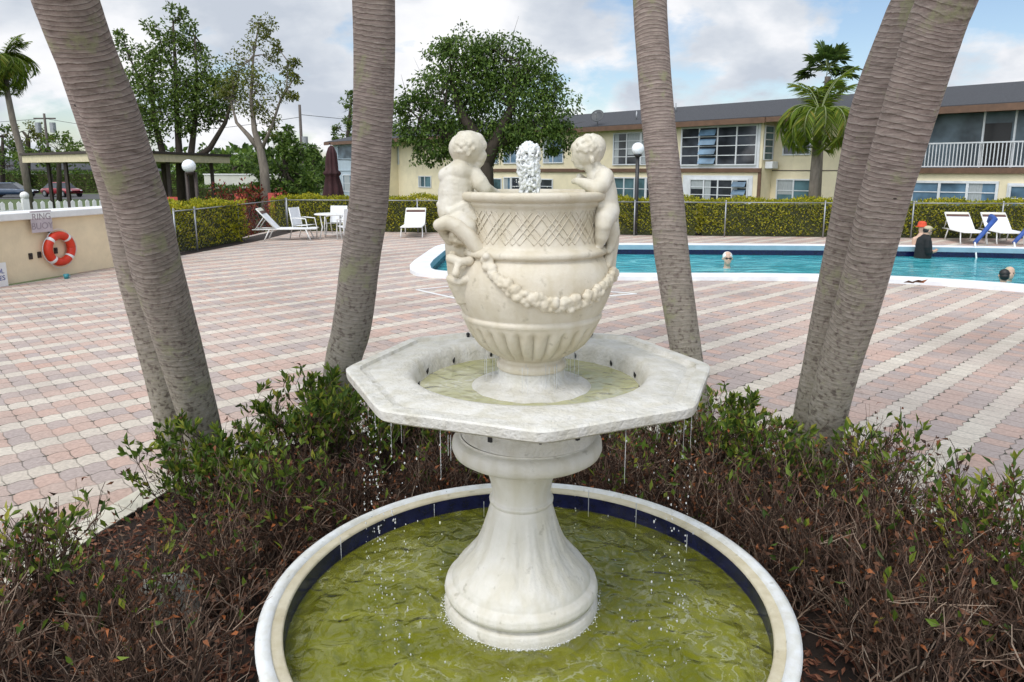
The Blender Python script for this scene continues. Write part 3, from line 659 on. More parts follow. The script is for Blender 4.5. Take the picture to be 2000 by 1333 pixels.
c1.chain([V4(905, 425, Y0 - .03, 25), V4(933, 428, Y0 - .03, 21), V4(939, 440, Y0 - .03, 18)]); c1.chain([V4(940, 438, Y0 - .03, 17), V4(943, 460, Y0 - .03, 16), V4(949, 484, Y0 - .03, 8)]); c1.chain([V4(949, 487, Y0 - .03, 8), V4(960, 494, Y0 - .05, 8), V4(968, 497, Y0 - .06, 5)])
c1.chain([V4(898, 432, Y0 - .06, 20), V4(915, 442, Y0 - .07, 16), V4(922, 462, Y0 - .06, 13), V4(928, 482, Y0 - .06, 9), V4(938, 490, Y0 - .07, 8)])
for k in range(6): c1.chain([V4(860 + k * 5, 400 + k * 5, Y0 - .02 - .010 * k, 8), V4(880 + k * 6, 415 + k * 3, Y0 - .066, 7), V4(905 + k * 5, 402 + k * 5, Y0 - .060, 7), V4(930 + k * 2, 396 + k * 6, Y0 - .035, 6)])
c1.build('cherub', 'cherub', urn, remesh=.0028, its=4)
# scroll and grotesque mask under it
s1 = MB(); Y1 = 2.365
for dy in (0, .03, .06, -.03): s1.chain([V4(858, 440, Y1 + dy, 12), V4(872, 434, Y1 + dy, 13), V4(893, 443, Y1 + dy, 14), V4(915, 462, Y1 + dy * .9, 15), V4(935, 487, Y1 + dy * .8, 14), V4(952, 512, Y1 + dy * .6, 13), V4(966, 536, Y1 - .02 + dy * .4, 11)])
s1.chain([V4(860, 445, Y1, 9), V4(868, 458, Y1 + .02, 9), V4(880, 468, Y1 + .03, 12)])
s1.build('scroll', 'urn', urn, remesh=.0045)
mk = MB(); mk.chain([V4(893, 468, Y1 + .065, 25), V4(904, 500, Y1 + .065, 33), V4(909, 535, Y1 + .065, 35), V4(912, 565, Y1 + .065, 30), V4(918, 590, Y1 + .07, 18), V4(922, 606, Y1 + .08, 9)])
mk.chain([V4(880, 505, Y1 - .03, 10), V4(900, 512, Y1 - .045, 8), V4(918, 510, Y1 - .03, 9)]); mk.chain([V4(893, 520, Y1 - .05, 6), V4(890, 535, Y1 - .065, 8)])
mk.chain([V4(880, 545, Y1 - .03, 9), V4(898, 551, Y1 - .05, 7), V4(915, 545, Y1 - .03, 9)]); mk.chain([V4(922, 522, Y1 - .01, 9), V4(932, 532, Y1 - .02, 9), V4(936, 548, Y1 - .01, 8), V4(928, 556, Y1 - .02, 6)])
for k in range(26): x0 = rnd.uniform(880, 925); mk.chain([V4(x0, rnd.uniform(552, 562), Y1 - .03, 6), V4(x0 * .5 + 455 + rnd.uniform(-5, 5), rnd.uniform(572, 594), Y1 - .01, 4)])
for k in range(22): mk.ball(at(rnd.uniform(872, 922), rnd.uniform(455, 500), Y1 - .02 + rnd.uniform(0, .03)), rnd.uniform(.010, .016), 7, 5)
mk.build('mask', 'urn', urn, remesh=.0045)
# right cherub, turned to the left with folded arms on the rim
c2 = MB(); Y2 = 2.44
c2.chain([V4(1182, 412, Y2, 28), V4(1179, 398, Y2, 28), V4(1177, 380, Y2, 28), V4(1174, 360, Y2, 27), V4(1169, 345, Y2, 23)])
c2.chain([V4(1184, 347, Y2 + .02, 15), V4(1165, 342, Y2, 18)])
c2.chain([V4(1160, 332, Y2, 16), V4(1154, 318, Y2, 17)])
c2.chain([V4(1150, 294, Y2, 29), V4(1147, 297, Y2, 28)]); c2.chain([V4(1158, 288, Y2, 25), V4(1160, 298, Y2, 20)])
c2.chain([V4(1134, 303, Y2, 17), V4(1131, 312, Y2, 13)]); c2.chain([V4(1129, 322, Y2, 8), V4(1137, 324, Y2, 9)]); c2.chain([V4(1119, 313, Y2, 4), V4(1122, 307, Y2, 4)]); c2.chain([V4(1127, 289, Y2, 12), V4(1136, 282, Y2, 14)]); c2.chain([V4(1123, 319, Y2, 3.5), V4(1125, 320, Y2, 4)])
c2.ball(at(1157, 313, Y2 - .048), .009, 8, 6, (.9, .6, 1.4))
for k in range(150):
    a, b = rnd.uniform(-.9, 2.6), rnd.uniform(-.1, 1.3); rr = 29
    p = at(1150 + rr * math.cos(b) * math.sin(a), 293 - rr * math.sin(b), Y2 - .051 * math.cos(b) * math.cos(a)); c2.ball(p, rnd.uniform(.0045, .009), 8, 6)
c2.chain([V4(1180, 346, Y2 - .03, 18), V4(1176, 360, Y2 - .05, 16), V4(1165, 368, Y2 - .06, 14)]); c2.chain([V4(1166, 368, Y2 - .06, 14), V4(1145, 360, Y2 - .05, 11), V4(1128, 354, Y2 - .03, 7), V4(1120, 355, Y2 - .02, 5)])
c2.chain([V4(1163, 350, Y2 + .05, 11), V4(1142, 356, Y2 + .05, 9), V4(1132, 346, Y2 + .02, 7)])
c2.chain([V4(1150, 372, Y2 - .01, 8), V4(1172, 370, Y2 - .02, 10)])
c2.chain([V4(1186, 415, Y2 - .02, 23), V4(1180, 428, Y2 - .06, 19), V4(1178, 440, Y2 - .07, 16)]); c2.chain([V4(1178, 440, Y2 - .07, 15), V4(1175, 460, Y2 - .06, 14), V4(1170, 482, Y2 - .05, 7), V4(1162, 488, Y2 - .06, 6)])
c2.chain([V4(1190, 425, Y2, 18), V4(1193, 436, Y2 - .01, 15)]); c2.chain([V4(1193, 440, Y2 - .01, 16), V4(1196, 455, Y2, 15), V4(1193, 480, Y2, 9), V4(1188, 490, Y2 - .01, 7)])
for k in range(4): c2.chain([V4(1168 + k * 3, 398 + k * 6, Y2 - .045, 5), V4(1186, 408 + k * 6, Y2 - .045, 6), V4(1202, 402 + k * 8, Y2 - .01, 6)])
c2.build('cherub', 'cherub', urn, remesh=.0028, its=4)
m2 = MB(); m2.chain([V4(1192, 440, Y2 + .06, 14), V4(1196, 470, Y2 + .05, 14), V4(1192, 500, Y2 + .04, 13), V4(1190, 530, Y2 + .03, 12)]); m2.chain([V4(1190, 495, Y2 + .02, 11), V4(1185, 520, Y2 - .02, 9)])
m2.build('scroll', 'urn', urn, remesh=.0045)
# fruit garland sweeping round the belly
gl = MB(); gpts = [(950, 508), (957, 520), (966, 532), (985, 556), (1005, 572), (1030, 584), (1055, 592), (1080, 596), (1105, 596), (1130, 590), (1155, 578), (1175, 562), (1190, 545), (1197, 528)]
def belly(z):
    for a, b in zip(up[:-1], up[1:]):
        if a[1] <= z <= b[1] and z > 1.4: return a[0] + (b[0] - a[0]) * (z - a[1]) / max(1e-6, b[1] - a[1])
    return .25
for (a, b) in zip(gpts[:-1], gpts[1:]):
    for q in range(7):
        t = q / 7
        for w in range(3):
            px = a[0] + (b[0] - a[0]) * t + rnd.uniform(-4, 4); py = a[1] + (b[1] - a[1]) * t + rnd.uniform(-11, 9); Yc = 2.25
            for it in range(6):
                p = at(px, py, Yc); r = belly(p.z); dx = max(-r * .995, min(r * .995, p.x - UX)); Yc = FY - math.sqrt(max(0, r * r - dx * dx))
            p = at(px, py, Yc); v_ = Vector((p.x - UX, p.y - FY, 0)).normalized(); gl.ball(p + v_ * rnd.uniform(.004, .012), rnd.uniform(.007, .0165), 10, 7, (1, 1, rnd.uniform(.8, 1.15)))
gl.build('garland', 'urn', urn, remesh=.0026, its=2)

# water jet on the top
jt = MB(); gq = np.random.default_rng(21)
for k in range(1300):
    t = gq.uniform(0, 1) ** .8; wv = .034 * (1 + .25 * t) * (1 - .25 * max(0, t - .85) / .15); a = gq.uniform(0, 6.283); r = wv * math.sqrt(gq.uniform(0, 1))
    z = 1.93 + t * .185 * (1 - .12 * (r / wv)); jt.ball((UX - .012 + .004 * math.sin(t * 7) + r * math.cos(a), FY + r * math.sin(a), z), gq.uniform(.0028, .0068), 7, 5, (1, 1, gq.uniform(.8, 1.8)))
for k in range(150):
    a = gq.uniform(0, 6.283); r = .034 + abs(gq.normal(0, .012)); jt.ball((UX - .01 + r * math.cos(a), FY + r * math.sin(a), 1.93 + gq.uniform(0, .17)), gq.uniform(.001, .0030), 6, 4)
jo = jt.build('water_jet', 'foam', smooth=True, remesh=.0017, its=1); tag(jo, 'bubbling jet of white water rising from the top of the urn', 'water jet')
# falling drops and threads
fw = MB(); gq = np.random.default_rng(5)
def thread(x, y, z0, z1, r=.0022): fw.tube([(x, y, z0 + (z1 - z0) * t / 4) for t in range(5)], [r, r * .8, r * .9, r * .6, r * .8], 6)
for k in range(40):
    th = R(gq.choice([gq.uniform(180, 235), gq.uniform(-55, 0), gq.uniform(0, 360)])); rr = octr(th, RO) - gq.uniform(.02, .10)
    x, y = OX + rr * math.cos(th), FY + rr * math.sin(th); z = 1.28
    if abs(x - OX) < .2 and y < FY: continue
    if math.hypot(x - BX, y - BY) > BR - .12: continue
    if gq.uniform() < .3: thread(x, y, 1.28, 1.28 - gq.uniform(.05, .18), .0011)
    for q in range(int(gq.integers(8, 20))):
        s = gq.uniform(.001, .0030); fw.ball((x + gq.normal(0, .0028), y + gq.normal(0, .0028), gq.uniform(WB, 1.25)), s, 7, 5, (1, 1, gq.uniform(1, 2.2)))
for px, y0, y1, Yd in ((1150, 958, 1010, 2.9), (945, 980, 1010, 3.0), (875, 850, 890, 2.3), (880, 850, 900, 2.28), (848, 985, 1010, 2.9), (1243, 985, 1030, 2.8), (665, 1050, 1095, 2.75), (1342, 1045, 1080, 2.6)):
    a, b = at(px, y0, Yd), at(px, y1, Yd); thread(a.x, a.y, a.z, max(b.z, WB), .0018)
for k in range(30):                                      # trickles between the urn foot and the bowl, and off the urn belly
    th = gq.uniform(0, 6.283); r = gq.uniform(.12, .17); thread(UX + r * math.cos(th), FY + r * math.sin(th), 1.36, 1.258, .0009)
for k in range(30):                                      # splash crowns on the basin water
    th = gq.uniform(0, 6.283); r = gq.uniform(.33, .8); x, y = BX + r * math.cos(th), BY + r * math.sin(th)
    for q in range(4): fw.ball((x + gq.normal(0, .008), y + gq.normal(0, .008), WB + gq.uniform(0, .02)), gq.uniform(.001, .0026), 6, 4)
tag(fw.build('falling_water_drops', 'drop', smooth=True), kind='stuff')
# ------------------------------------------------------------------ ringed palms round the fountain
def trunk_mesh(path, radii, nseg=36, step=.02, ringamp=.012, gseed=0):
    g = np.random.default_rng(gseed)
    P = [Vector(p) for p in path]; bnd = np.concatenate([[0], np.cumsum(g.uniform(.014, .036, 400))])
    # Catmull-Rom resample
    Q, Rr = [], []
    for i in range(len(P) - 1):
        p0, p1, p2, p3 = P[max(i - 1, 0)], P[i], P[i + 1], P[min(i + 2, len(P) - 1)]
        k = max(2, int((p2 - p1).length / step))
        for j in range(k):
            t = j / k
            Q.append(.5 * ((2 * p1) + (p2 - p0) * t + (2 * p0 - 5 * p1 + 4 * p2 - p3) * t * t + (3 * p1 - p0 - 3 * p2 + p3) * t ** 3)); Rr.append(radii[i] * (1 - t) + radii[i + 1] * t)
    Q.append(P[-1]); Rr.append(radii[-1])
    m = MB(); ln = 0; out_len = []; out_ph = []; vs = []; ph = g.uniform(0, 6.28, 6)
    a = Vector((1, 0, 0))
    for i, q in enumerate(Q):
        if i: ln += (q - Q[i - 1]).length
        t = (Q[min(i + 1, len(Q) - 1)] - Q[max(i - 1, 0)]).normalized(); a = (a - t * a.dot(t)).normalized(); b = t.cross(a)
        for j in range(nseg):
            th = 2 * math.pi * j / nseg
            w = ln + .012 * math.sin(th + ph[0]) + .006 * math.sin(2 * th + ph[1] + ln * 3) + .014 * math.sin(ln * 11 + ph[2])
            pz = float(np.interp(w, bnd, np.arange(401))) if w > 0 else 0.0; fr = (pz + .25 * math.sin(3 * th + pz * 2.1) * math.sin(pz * 1.3)) % 1.0
            amp = ringamp * max(.18, min(1, (ln - .35) / .9))
            r = Rr[i] * (1 + amp * (1.0 - fr * 1.3) * .40 * (.35 + 1.0 * math.sin(pz * .7 + th * 1.5 + ph[5]) ** 2) + .018 * math.sin(th * 3 + ln * 4 + ph[2]) + .012 * math.sin(th * 5 - ln * 7 + ph[3]) + .02 * math.sin(ln * 2.6 + ph[4]))
            vs.append(q + (a * math.cos(th) + b * math.sin(th)) * r); out_len.append(w); out_ph.append(pz)
    k = len(Q); m.add(vs, [(i * nseg + j, i * nseg + (j + 1) % nseg, (i + 1) * nseg + (j + 1) % nseg, (i + 1) * nseg + j) for i in range(k - 1) for j in range(nseg)] + [tuple((k - 1) * nseg + j for j in range(nseg))])
    return m, (out_len, out_ph)
def set_len(o, ls):
    for nm_, v_ in zip(('trunk_len', 'ring_phase'), ls):
        at_ = o.data.attributes.new(nm_, 'FLOAT', 'POINT'); at_.data.foreach_set('value', v_)
def frond(P0, az, el, ln, g, droop=1.0, nl=44, leaf=.42, wd=.03, hang=.5, path=None):
    """arched rachis with two rows of leaflets; returns rachis path and (n,4,3) leaflets"""
    given = path; path = [] if given is None else given; p = Vector(P0); e = el; st = ln / 14
    for i in range(15 if given is None else 0):
        path.append(p.copy()); d = Vector((math.cos(e) * math.cos(az), math.cos(e) * math.sin(az), math.sin(e))); p = p + d * st; e -= droop * .095 * (1 + i * .07)
    A, D = [], []
    for i in range(nl):
        t = .12 + .88 * i / nl; x = t * 13.999; k = int(x); q = path[k].lerp(path[k + 1], x - k); T = (path[k + 1] - path[k]).normalized()
        S = T.cross(Vector((0, 0, 1))).normalized(); N = S.cross(T)
        sc = math.sin(min(1, t * 1.15) * math.pi) ** .5 * .85 + .15
        for s in (-1, 1):
            A.append(q); D.append((S * s + T * .75 + N * .2 - Vector((0, 0, hang * g.uniform(.6, 1.4)))).normalized() * leaf * sc)
    A = np.array([list(v) for v in A]); D = np.array([list(v) for v in D]); L_ = np.linalg.norm(D, axis=1)
    out_ = []
    q = leaves(A, D, 1.0, .0001, g, .0)
    # explicit lengths
    Dn = D / L_[:, None]; rv = np.tile(np.array([[0, 0, 1.0]]), (len(A), 1)) + g.normal(size=(len(A), 3)) * .3; S = np.cross(Dn, rv); S /= np.linalg.norm(S, axis=1, keepdims=True) + 1e-9
    l = L_[:, None]; sag = np.zeros_like(Dn); sag[:, 2] = -1
    mid = A + Dn * l * .4 + sag * l * .02
    tip = A + Dn * l + sag * l * .18
    return path, np.stack([A, mid + S * wd * .5, tip, mid - S * wd * .5], axis=1)
def near_palm(label, cpx, rad, seed, extra, crown_seed, crown_n=9, scars=(), hangers=()):
    pts = [at(*c) for c in cpx]
    base = Vector((pts[0].x, pts[0].y, -.04)); pts[0].z = -.04
    d = (pts[-1] - pts[-2]).normalized()
    pts += [pts[-1] + d * extra * .5 + Vector((0, 0, .02)), pts[-1] + d * extra + Vector((0, 0, .12))]
    radii = [rad * .93, rad * .90, rad * .94] + [rad] * (len(pts) - 5) + [rad * .95, rad * .85]
    t = thing('palm_tree', base, label, 'palm tree', 'palm trunks round the fountain')
    m, ls = trunk_mesh(pts, radii, gseed=seed); o = m.build('trunk', 'palmbark', t, smooth=True); set_len(o, ls)
    g = np.random.default_rng(crown_seed); top = pts[-1]
    for (sx_, sy_, sr) in scars:
        best = min(range(len(pts) - 1), key=lambda i: abs(cpx[min(i, len(cpx) - 1)][1] - sy_)); q = at(sx_, sy_, cpx[min(best, len(cpx) - 1)][2]); ax = pts[best]
        i0 = max(0, min(len(cpx) - 2, sum(1 for c in cpx if c[1] > sy_) - 1)); y0_, y1_ = cpx[i0][1], cpx[i0 + 1][1]; tt = (sy_ - y0_) / (y1_ - y0_); Yc = cpx[i0][2] + (cpx[i0 + 1][2] - cpx[i0][2]) * tt; xc = cpx[i0][0] + (cpx[i0 + 1][0] - cpx[i0][0]) * tt
        c_ = at(xc, sy_, Yc); q = at(sx_, sy_, Yc); lat_ = min(.98, abs((q - c_).length) / rad); q = at(sx_, sy_, Yc - rad * math.sqrt(max(.02, 1 - lat_ ** 2)) * 1.16)
        s_ = MB(); s_.ball(q, sr, 10, 8, (1.5, .9, .8)); s_.build('scar', 'darkbrown', t, smooth=True)
    cs = MB(); cs.tube([top - d * .1, top + d * .2, top + d * .6], [rad * .9, rad * .75, rad * .3], 16); cs.build('crownshaft', 'lightgreen', t, smooth=True)
    fr = MB(); st = MB()
    for k in range(crown_n):
        az = 2 * math.pi * (k + g.uniform(-.3, .3)) / crown_n; pth, L4 = frond(top + d * .5, az, g.uniform(.35, 1.1), g.uniform(1.5, 1.9), g, 1.0, 40, .40, .035)
        fr.quads(L4); st.tube(pth, [.016 * (1 - i / 16) + .003 for i in range(15)], 5)
    for hp_ in hangers:
        a_, b_, c_ = top + d * .5, hp_[0], hp_[1]; pth = [a_.lerp(b_, i / 14).lerp(b_.lerp(c_, i / 14), i / 14) for i in range(15)]
        pth, L4 = frond(a_, 0, 0, 1, g, 1, 44, .30, .022, 1.3, path=pth); fr.quads(L4); st.tube(pth, [.014 * (1 - i / 16) + .003 for i in range(15)], 5)
    fr.build('fronds', 'palmleaf', t); st.build('frond_stalks', 'lightgreen', t, smooth=True)
    return t, top
M['lightgreen'] = surf('palm_green', (.13, .16, .05), .5, .25, 6)
LF, lf_top = near_palm('thick ringed palm trunk at left with lichen patches, leaning left', [(414, 948, 4.34), (396, 850, 4.28), (362, 720, 4.12), (312, 542, 3.88), (281, 420, 3.72), (245, 315, 3.58), (209, 202, 3.44), (166, 100, 3.32), (129, 0, 3.2)], .127, 1, .9, 31, scars=((152, 206, .012), (78, 32, .010), (187, 272, .007), (262, 465, .008), (265, 545, .007)), hangers=((at(330, -190, 3.3), at(415, -22, 3.5)),))
near_palm('slimmer palm trunk half hidden behind the thick left one', [(368, 945, 4.62), (345, 850, 4.58), (318, 720, 4.5), (281, 560, 4.4), (262, 475, 4.33), (236, 357, 4.25), (182, 180, 4.1), (145, 71, 4.0), (118, 0, 3.93)], .128, 2, .8, 32)
near_palm('upright grey palm trunk rising left of the urn', [(646, 885, 5.0), (657, 800, 5.0), (672, 700, 5.0), (686, 640, 5.0), (705, 500, 4.98), (720, 400, 4.96), (728, 250, 4.92), (730, 100, 4.9), (730, 0, 4.88)], .134, 3, .8, 33)
near_palm('slender palm trunk right of the urn, leaning slightly left', [(1374, 885, 5.0), (1356, 780, 5.02), (1332, 640, 5.08), (1313, 500, 5.15), (1303, 400, 5.2), (1282, 200, 5.34), (1274, 80, 5.42), (1270, 0, 5.48)], .120, 4, .8, 34)
near_palm('thick ringed palm trunk at right, leaning right', [(1593, 958, 4.22), (1600, 890, 4.17), (1628, 760, 4.02), (1674, 600, 3.86), (1724, 400, 3.66), (1777, 215, 3.48), (1830, 50, 3.33), (1850, 0, 3.28)], .117, 5, .9, 35, scars=((1793, 263, .009), (1768, 362, .008), (1752, 418, .007), (1748, 388, .007), (1652, 740, .008)))
near_palm('palm trunk tucked behind the left edge of the thick right one', [(1556, 958, 4.55), (1574, 880, 4.5), (1599, 760, 4.4), (1632, 600, 4.28), (1663, 442, 4.15), (1712, 215, 3.98), (1775, 50, 3.86), (1797, 0, 3.82)], .126, 6, .8, 36)

# ------------------------------------------------------------------ half dead shrubs round the basin
def shrub_proto(seed, rad, hgt, n_green, n_dead, n_main=54):
    g = np.random.default_rng(seed); st = MB(); tips = []; mids = []
    for k in range(n_main):
        az = g.uniform(0, 6.283); sp = abs(g.normal(.0, .50)); b = Vector((g.normal(0, .09), g.normal(0, .09), -.04))
        d = Vector((math.cos(az) * math.sin(sp), math.sin(az) * math.sin(sp), math.cos(sp)))
        def grow(p, d, ln, r, lev):
            n = 3; path = [p]
            for i in range(n):
                d = (d + Vector(g.normal(0, .16, 3)) + Vector((0, 0, .05))).normalized(); p = p + d * (ln / n); path.append(p)
                if math.hypot(p.x, p.y) > rad * 1.15 or p.z > hgt * 1.08: break
            if len(path) > 1: st.tube(path, [r * (1 - .5 * i / n) for i in range(len(path))], 4 if lev == 0 else 3, cap=False)
            (tips if lev == 2 else mids).append((path[-1], d)); mids.append((path[len(path) // 2], d))
            if lev < 2:
                for q in range(int(g.integers(3, 6))):
                    i = int(g.integers(1, len(path))); dd = (d + Vector(g.normal(0, .55, 3)) + Vector((0, 0, .25))).normalized()
                    grow(path[i], dd, ln * g.uniform(.45, .7), r * .62, lev + 1)
        grow(b, d, hgt * g.uniform(.55, .80), g.uniform(.0035, .0058), 0)
    top = sorted(tips, key=lambda t: -(t[0].z + .25 * g.uniform(-1, 1)))
    A, D = [], []
    for i in range(n_green):
        p, d = top[int(abs(g.normal(0, .13)) * len(top)) % len(top)]; p = p - d * g.uniform(0, .09); A.append(list(p)); D.append(list(d * .9 + Vector(g.normal(0, .55, 3)) + Vector((0, 0, .35))))
    gr = leaves(np.array(A), np.array(D), .056, .023, g)
    A, D = [], []
    allp = mids + tips
    for i in range(n_dead):
        p, d = allp[int(g.integers(len(allp)))]
        A.append(list(p + Vector(g.normal(0, .012, 3)))); D.append(list(Vector(g.normal(0, 1, 3)) + Vector((0, 0, -.3))))
    de = leaves(np.array(A), np.array(D), .036, .014, g, .8)
    return st, gr, de
PROTO = {}
for nm, a in {'green': (101, .36, .54, 1500, 420), 'mixed': (102, .38, .55, 330, 560), 'dry': (103, .40, .53, 80, 800), 'bare': (104, .40, .52, 20, 480)}.items():
    st, gr, de = shrub_proto(*a)
    r0 = bpy.data.objects.new('shrub', None); PROTO[nm] = (st, gr, de)
MESH = {}
def shrub(kind, x, y, s, rz, label, sz=1.0):
    t = thing('shrub', (x, y, -.02), label, 'shrub', 'half dead shrubs round the fountain basin', rz); t.scale = (s, s, s * sz)
    if kind not in MESH:
        st, gr, de = PROTO[kind]; g1, d1 = MB(), MB(); g1.quads(gr); d1.quads(de)
        MESH[kind] = [st.build('branches', 'twig', t, local=True), g1.build('green_leaves', 'greenleaf', t, local=True), d1.build('dead_leaves', 'deadleaf', t, local=True)]
    else:
        for o in MESH[kind]: c = o.copy(); col.objects.link(c); c.parent = t
for a in [
    ('mixed', -2.02, 2.82, 1.0, .3, 'shrub with yellow-green tips at the far left edge of the bed'),
    ('dry', -1.62, 2.62, .95, 1.2, 'bare brown shrub beside the pale rock, left of the basin'),
    ('bare', -2.12, 2.35, 1.12, 2.2, 'leafless twiggy shrub in the bottom left corner'),
    ('bare', -1.32, 2.25, 1.0, 2.9, 'low dry shrub against the lower left of the basin'),
    ('dry', -1.33, 3.02, .9, 4.0, 'dry shrub with grey twigs left of the basin rim, right of the rock'),
    ('green', -1.72, 3.86, .98, .8, 'leafy green shrub at the foot of the thick left palm'),
    ('mixed', -1.28, 3.55, .98, 2.5, 'shrub with reaching bare twigs between the left palm and basin'),
    ('green', -1.28, 4.42, 1.12, 3.3, 'shrub with bright upright leaves behind the left palm shrub, near the grey palm'),
    ('dry', -.86, 3.62, .95, 5.1, 'brown shrub touching the back left of the basin rim'),
    ('green', -.78, 4.45, 1.08, 1.9, 'dark green shrub right of the upright grey palm'),
    ('dry', -.40, 3.92, .98, .4, 'brown shrub behind the basin, left of the pedestal'),
    ('mixed', -.22, 4.45, 1.0, 2.0, 'shrub hidden behind the pedestal collar, left side'),
    ('dry', .18, 3.86, .95, 3.6, 'brown shrub directly behind the pedestal'),
    ('mixed', .42, 4.40, 1.0, 4.4, 'shrub hidden behind the pedestal collar, right side'),
    ('dry', .62, 3.80, .98, 5.6, 'rusty brown shrub behind the basin, right of the pedestal'),
    ('mixed', 1.02, 4.28, 1.08, .9, 'shrub with a few green tips below the slender right palm'),
    ('green', 1.38, 4.30, .98, 2.7, 'leafy shrub with an orange-red leaf under the bowl, right side'),
    ('dry', 1.02, 3.58, 1.0, 1.7, 'brown shrub touching the back right of the basin rim'),
    ('mixed', 1.52, 3.78, 1.02, 3.9, 'twiggy shrub left of the thick right palm'),
    ('bare', 1.36, 3.10, .98, 5.0, 'dense brown shrub against the right side of the basin'),
    ('mixed', 2.02, 3.72, 1.08, .2, 'shrub with sparse green tips right of the thick right palm'),
    ('dry', 1.76, 3.22, 1.14, 2.3, 'dry shrub in front of the thick right palm'),
    ('mixed', 2.24, 3.10, 1.10, 1.1, 'shrub with yellow-green leaves at the right edge, by the pavers'),
    ('bare', 1.56, 2.55, 1.08, 4.2, 'leafless dark shrub with orange dead leaves, lower right of the basin'),
    ('dry', 2.02, 2.60, 1.14, 3.0, 'brown shrub with long bare shoots at the lower right'),
    ('mixed', 2.38, 2.50, 1.05, 5.3, 'low shrub in the bottom right corner')]:
    shrub(*a)
rk = MB(); g = np.random.default_rng(8); rk.ball((-1.50, 2.88, .13), .13, 18, 12, (1.0, .7, 1.15)); rk.v = [tuple(Vector(v) + Vector((math.sin(v[0] * 31 + v[2] * 17), math.cos(v[1] * 27), math.sin(v[2] * 33 + v[1] * 11))) * .02) for v in rk.v]
tag(rk.build('rock', 'rock'), 'pale weathered rock among the dry twigs, left of the basin', 'rock')

# ------------------------------------------------------------------ hedges and chain link fence
def hedge(p0, p1, width, h, label, mat='hedgeleaf', z0=0.0, dens=620, leaf=.075, seed=1, group='clipped hedges behind the fence', name='hedge'):
    g = np.random.default_rng(seed); a, b = Vector((p0[0], p0[1], 0)), Vector((p1[0], p1[1], 0)); L_ = (b - a).length; u = (b - a) / L_; n = Vector((-u.y, u.x, 0))
    t = thing(name, (a + b) / 2 + Vector((0, 0, z0)), label, 'hedge', group)
    c = MB(); ins = .10; q = [a + u * ins - n * (width / 2 - ins), b - u * ins - n * (width / 2 - ins), b - u * ins + n * (width / 2 - ins), a + u * ins + n * (width / 2 - ins)]
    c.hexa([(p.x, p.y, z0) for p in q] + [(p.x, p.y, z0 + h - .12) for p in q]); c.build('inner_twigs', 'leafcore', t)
    P, D = [], []
    def face(cnt, fn, nrm):
        for _ in range(cnt):
            p = fn(); bump = .05 * math.sin(p.x * 3.1 + p.z * 4) + .04 * math.sin(p.x * 7.3 + p.y * 5 + p.z * 9) + g.normal(0, .035)
            P.append(list(p + nrm * bump)); D.append(list(nrm * .7 + Vector(g.normal(0, .8, 3)) + Vector((0, 0, .35))))
    zr = lambda: z0 + .06 + (h - .06) * g.uniform(0, 1) ** .8
    face(int(L_ * h * dens), lambda: a + u * g.uniform(0, L_) - n * (width / 2 - .04) + Vector((0, 0, zr())), -n)
    face(int(L_ * h * dens * .5), lambda: a + u * g.uniform(0, L_) + n * (width / 2 - .04) + Vector((0, 0, zr())), n)
    face(int(L_ * width * dens * 1.1), lambda: a + u * g.uniform(0, L_) + n * g.uniform(-width / 2, width / 2) + Vector((0, 0, z0 + h - .03)), Vector((0, 0, 1)))
    face(int(width * h * dens), lambda: a + n * g.uniform(-width / 2, width / 2) + Vector((0, 0, zr())), -u)
    face(int(width * h * dens), lambda: b + n * g.uniform(-width / 2, width / 2) + Vector((0, 0, zr())), u)
    m = MB(); m.quads(leaves(np.array(P), np.array(D), leaf, leaf * .55, g)); m.build('foliage', mat, t)
    return t
hedge((-8.05, 24.75), (5.9, 22.85), .9, 1.12, 'long yellow-green hedge behind the fence, left and behind the urn', seed=2)
hedge((5.9, 22.85), (11.3, 22.25), .9, 1.08, 'yellow-green hedge between the slender palm and the thick right palm', seed=3)
hedge((11.3, 22.25), (22, 21.6), .9, 1.06, 'yellow-green hedge behind the two right-hand loungers', seed=4)
hedge((-8.75, 17.35), (-8.15, 20.9), .95, 1.15, 'bright clipped hedge block beside the left palm, end of the bar wall', seed=5)
def fence(posts, h, label, sag=0.0):
    b = posts[len(posts) // 2]; t = thing('chain_link_fence', (b[0], b[1], 0), label, 'fence', 'chain link fences round the pool')
    for (x, y) in posts:
        p = MB(); p.tube([(x, y, 0), (x, y, h + .03)], .021, 10); p.ball((x, y, h + .03), .028, 10, 6); p.build('post', 'grey', t, smooth=True)
    for (a, c) in zip(posts[:-1], posts[1:]):
        r = MB(); r.tube([(a[0], a[1], h - .01), (c[0], c[1], h - .01)], .014, 8); r.build('top_rail', 'grey', t, smooth=True)
        w = MB(); A, B = Vector((a[0], a[1], 0)), Vector((c[0], c[1], 0)); L_ = (B - A).length; u = (B - A) / L_; st = .15
        k = -h
        while k < L_:
            for s in (0, 1):
                q0, q1 = (k, 0.04), (k + h, h - .02)
                if s: q0, q1 = (k + h, .04), (k, h - .02)
                (s0, z0), (s1, z1) = q0, q1
                def cut(s_, z_, s2, z2):
                    if s_ < 0: z_ = z_ + (z2 - z_) * (0 - s_) / (s2 - s_); s_ = 0
                    elif s_ > L_: z_ = z_ + (z2 - z_) * (L_ - s_) / (s2 - s_); s_ = L_
                    return s_, z_
                (a0, b0), (a1, b1) = cut(s0, z0, s1, z1), cut(s1, z1, s0, z0)
                P0, P1 = A + u * a0 + Vector((0, 0, b0)), A + u * a1 + Vector((0, 0, b1))
                if (P1 - P0).length > .03: w.tube([P0, P1], .0007, 3, cap=False)
            k += st
        w.build('wire_mesh', 'grey', t)
hp = lambda px, Y: (at(px, 400, Y).x, Y)
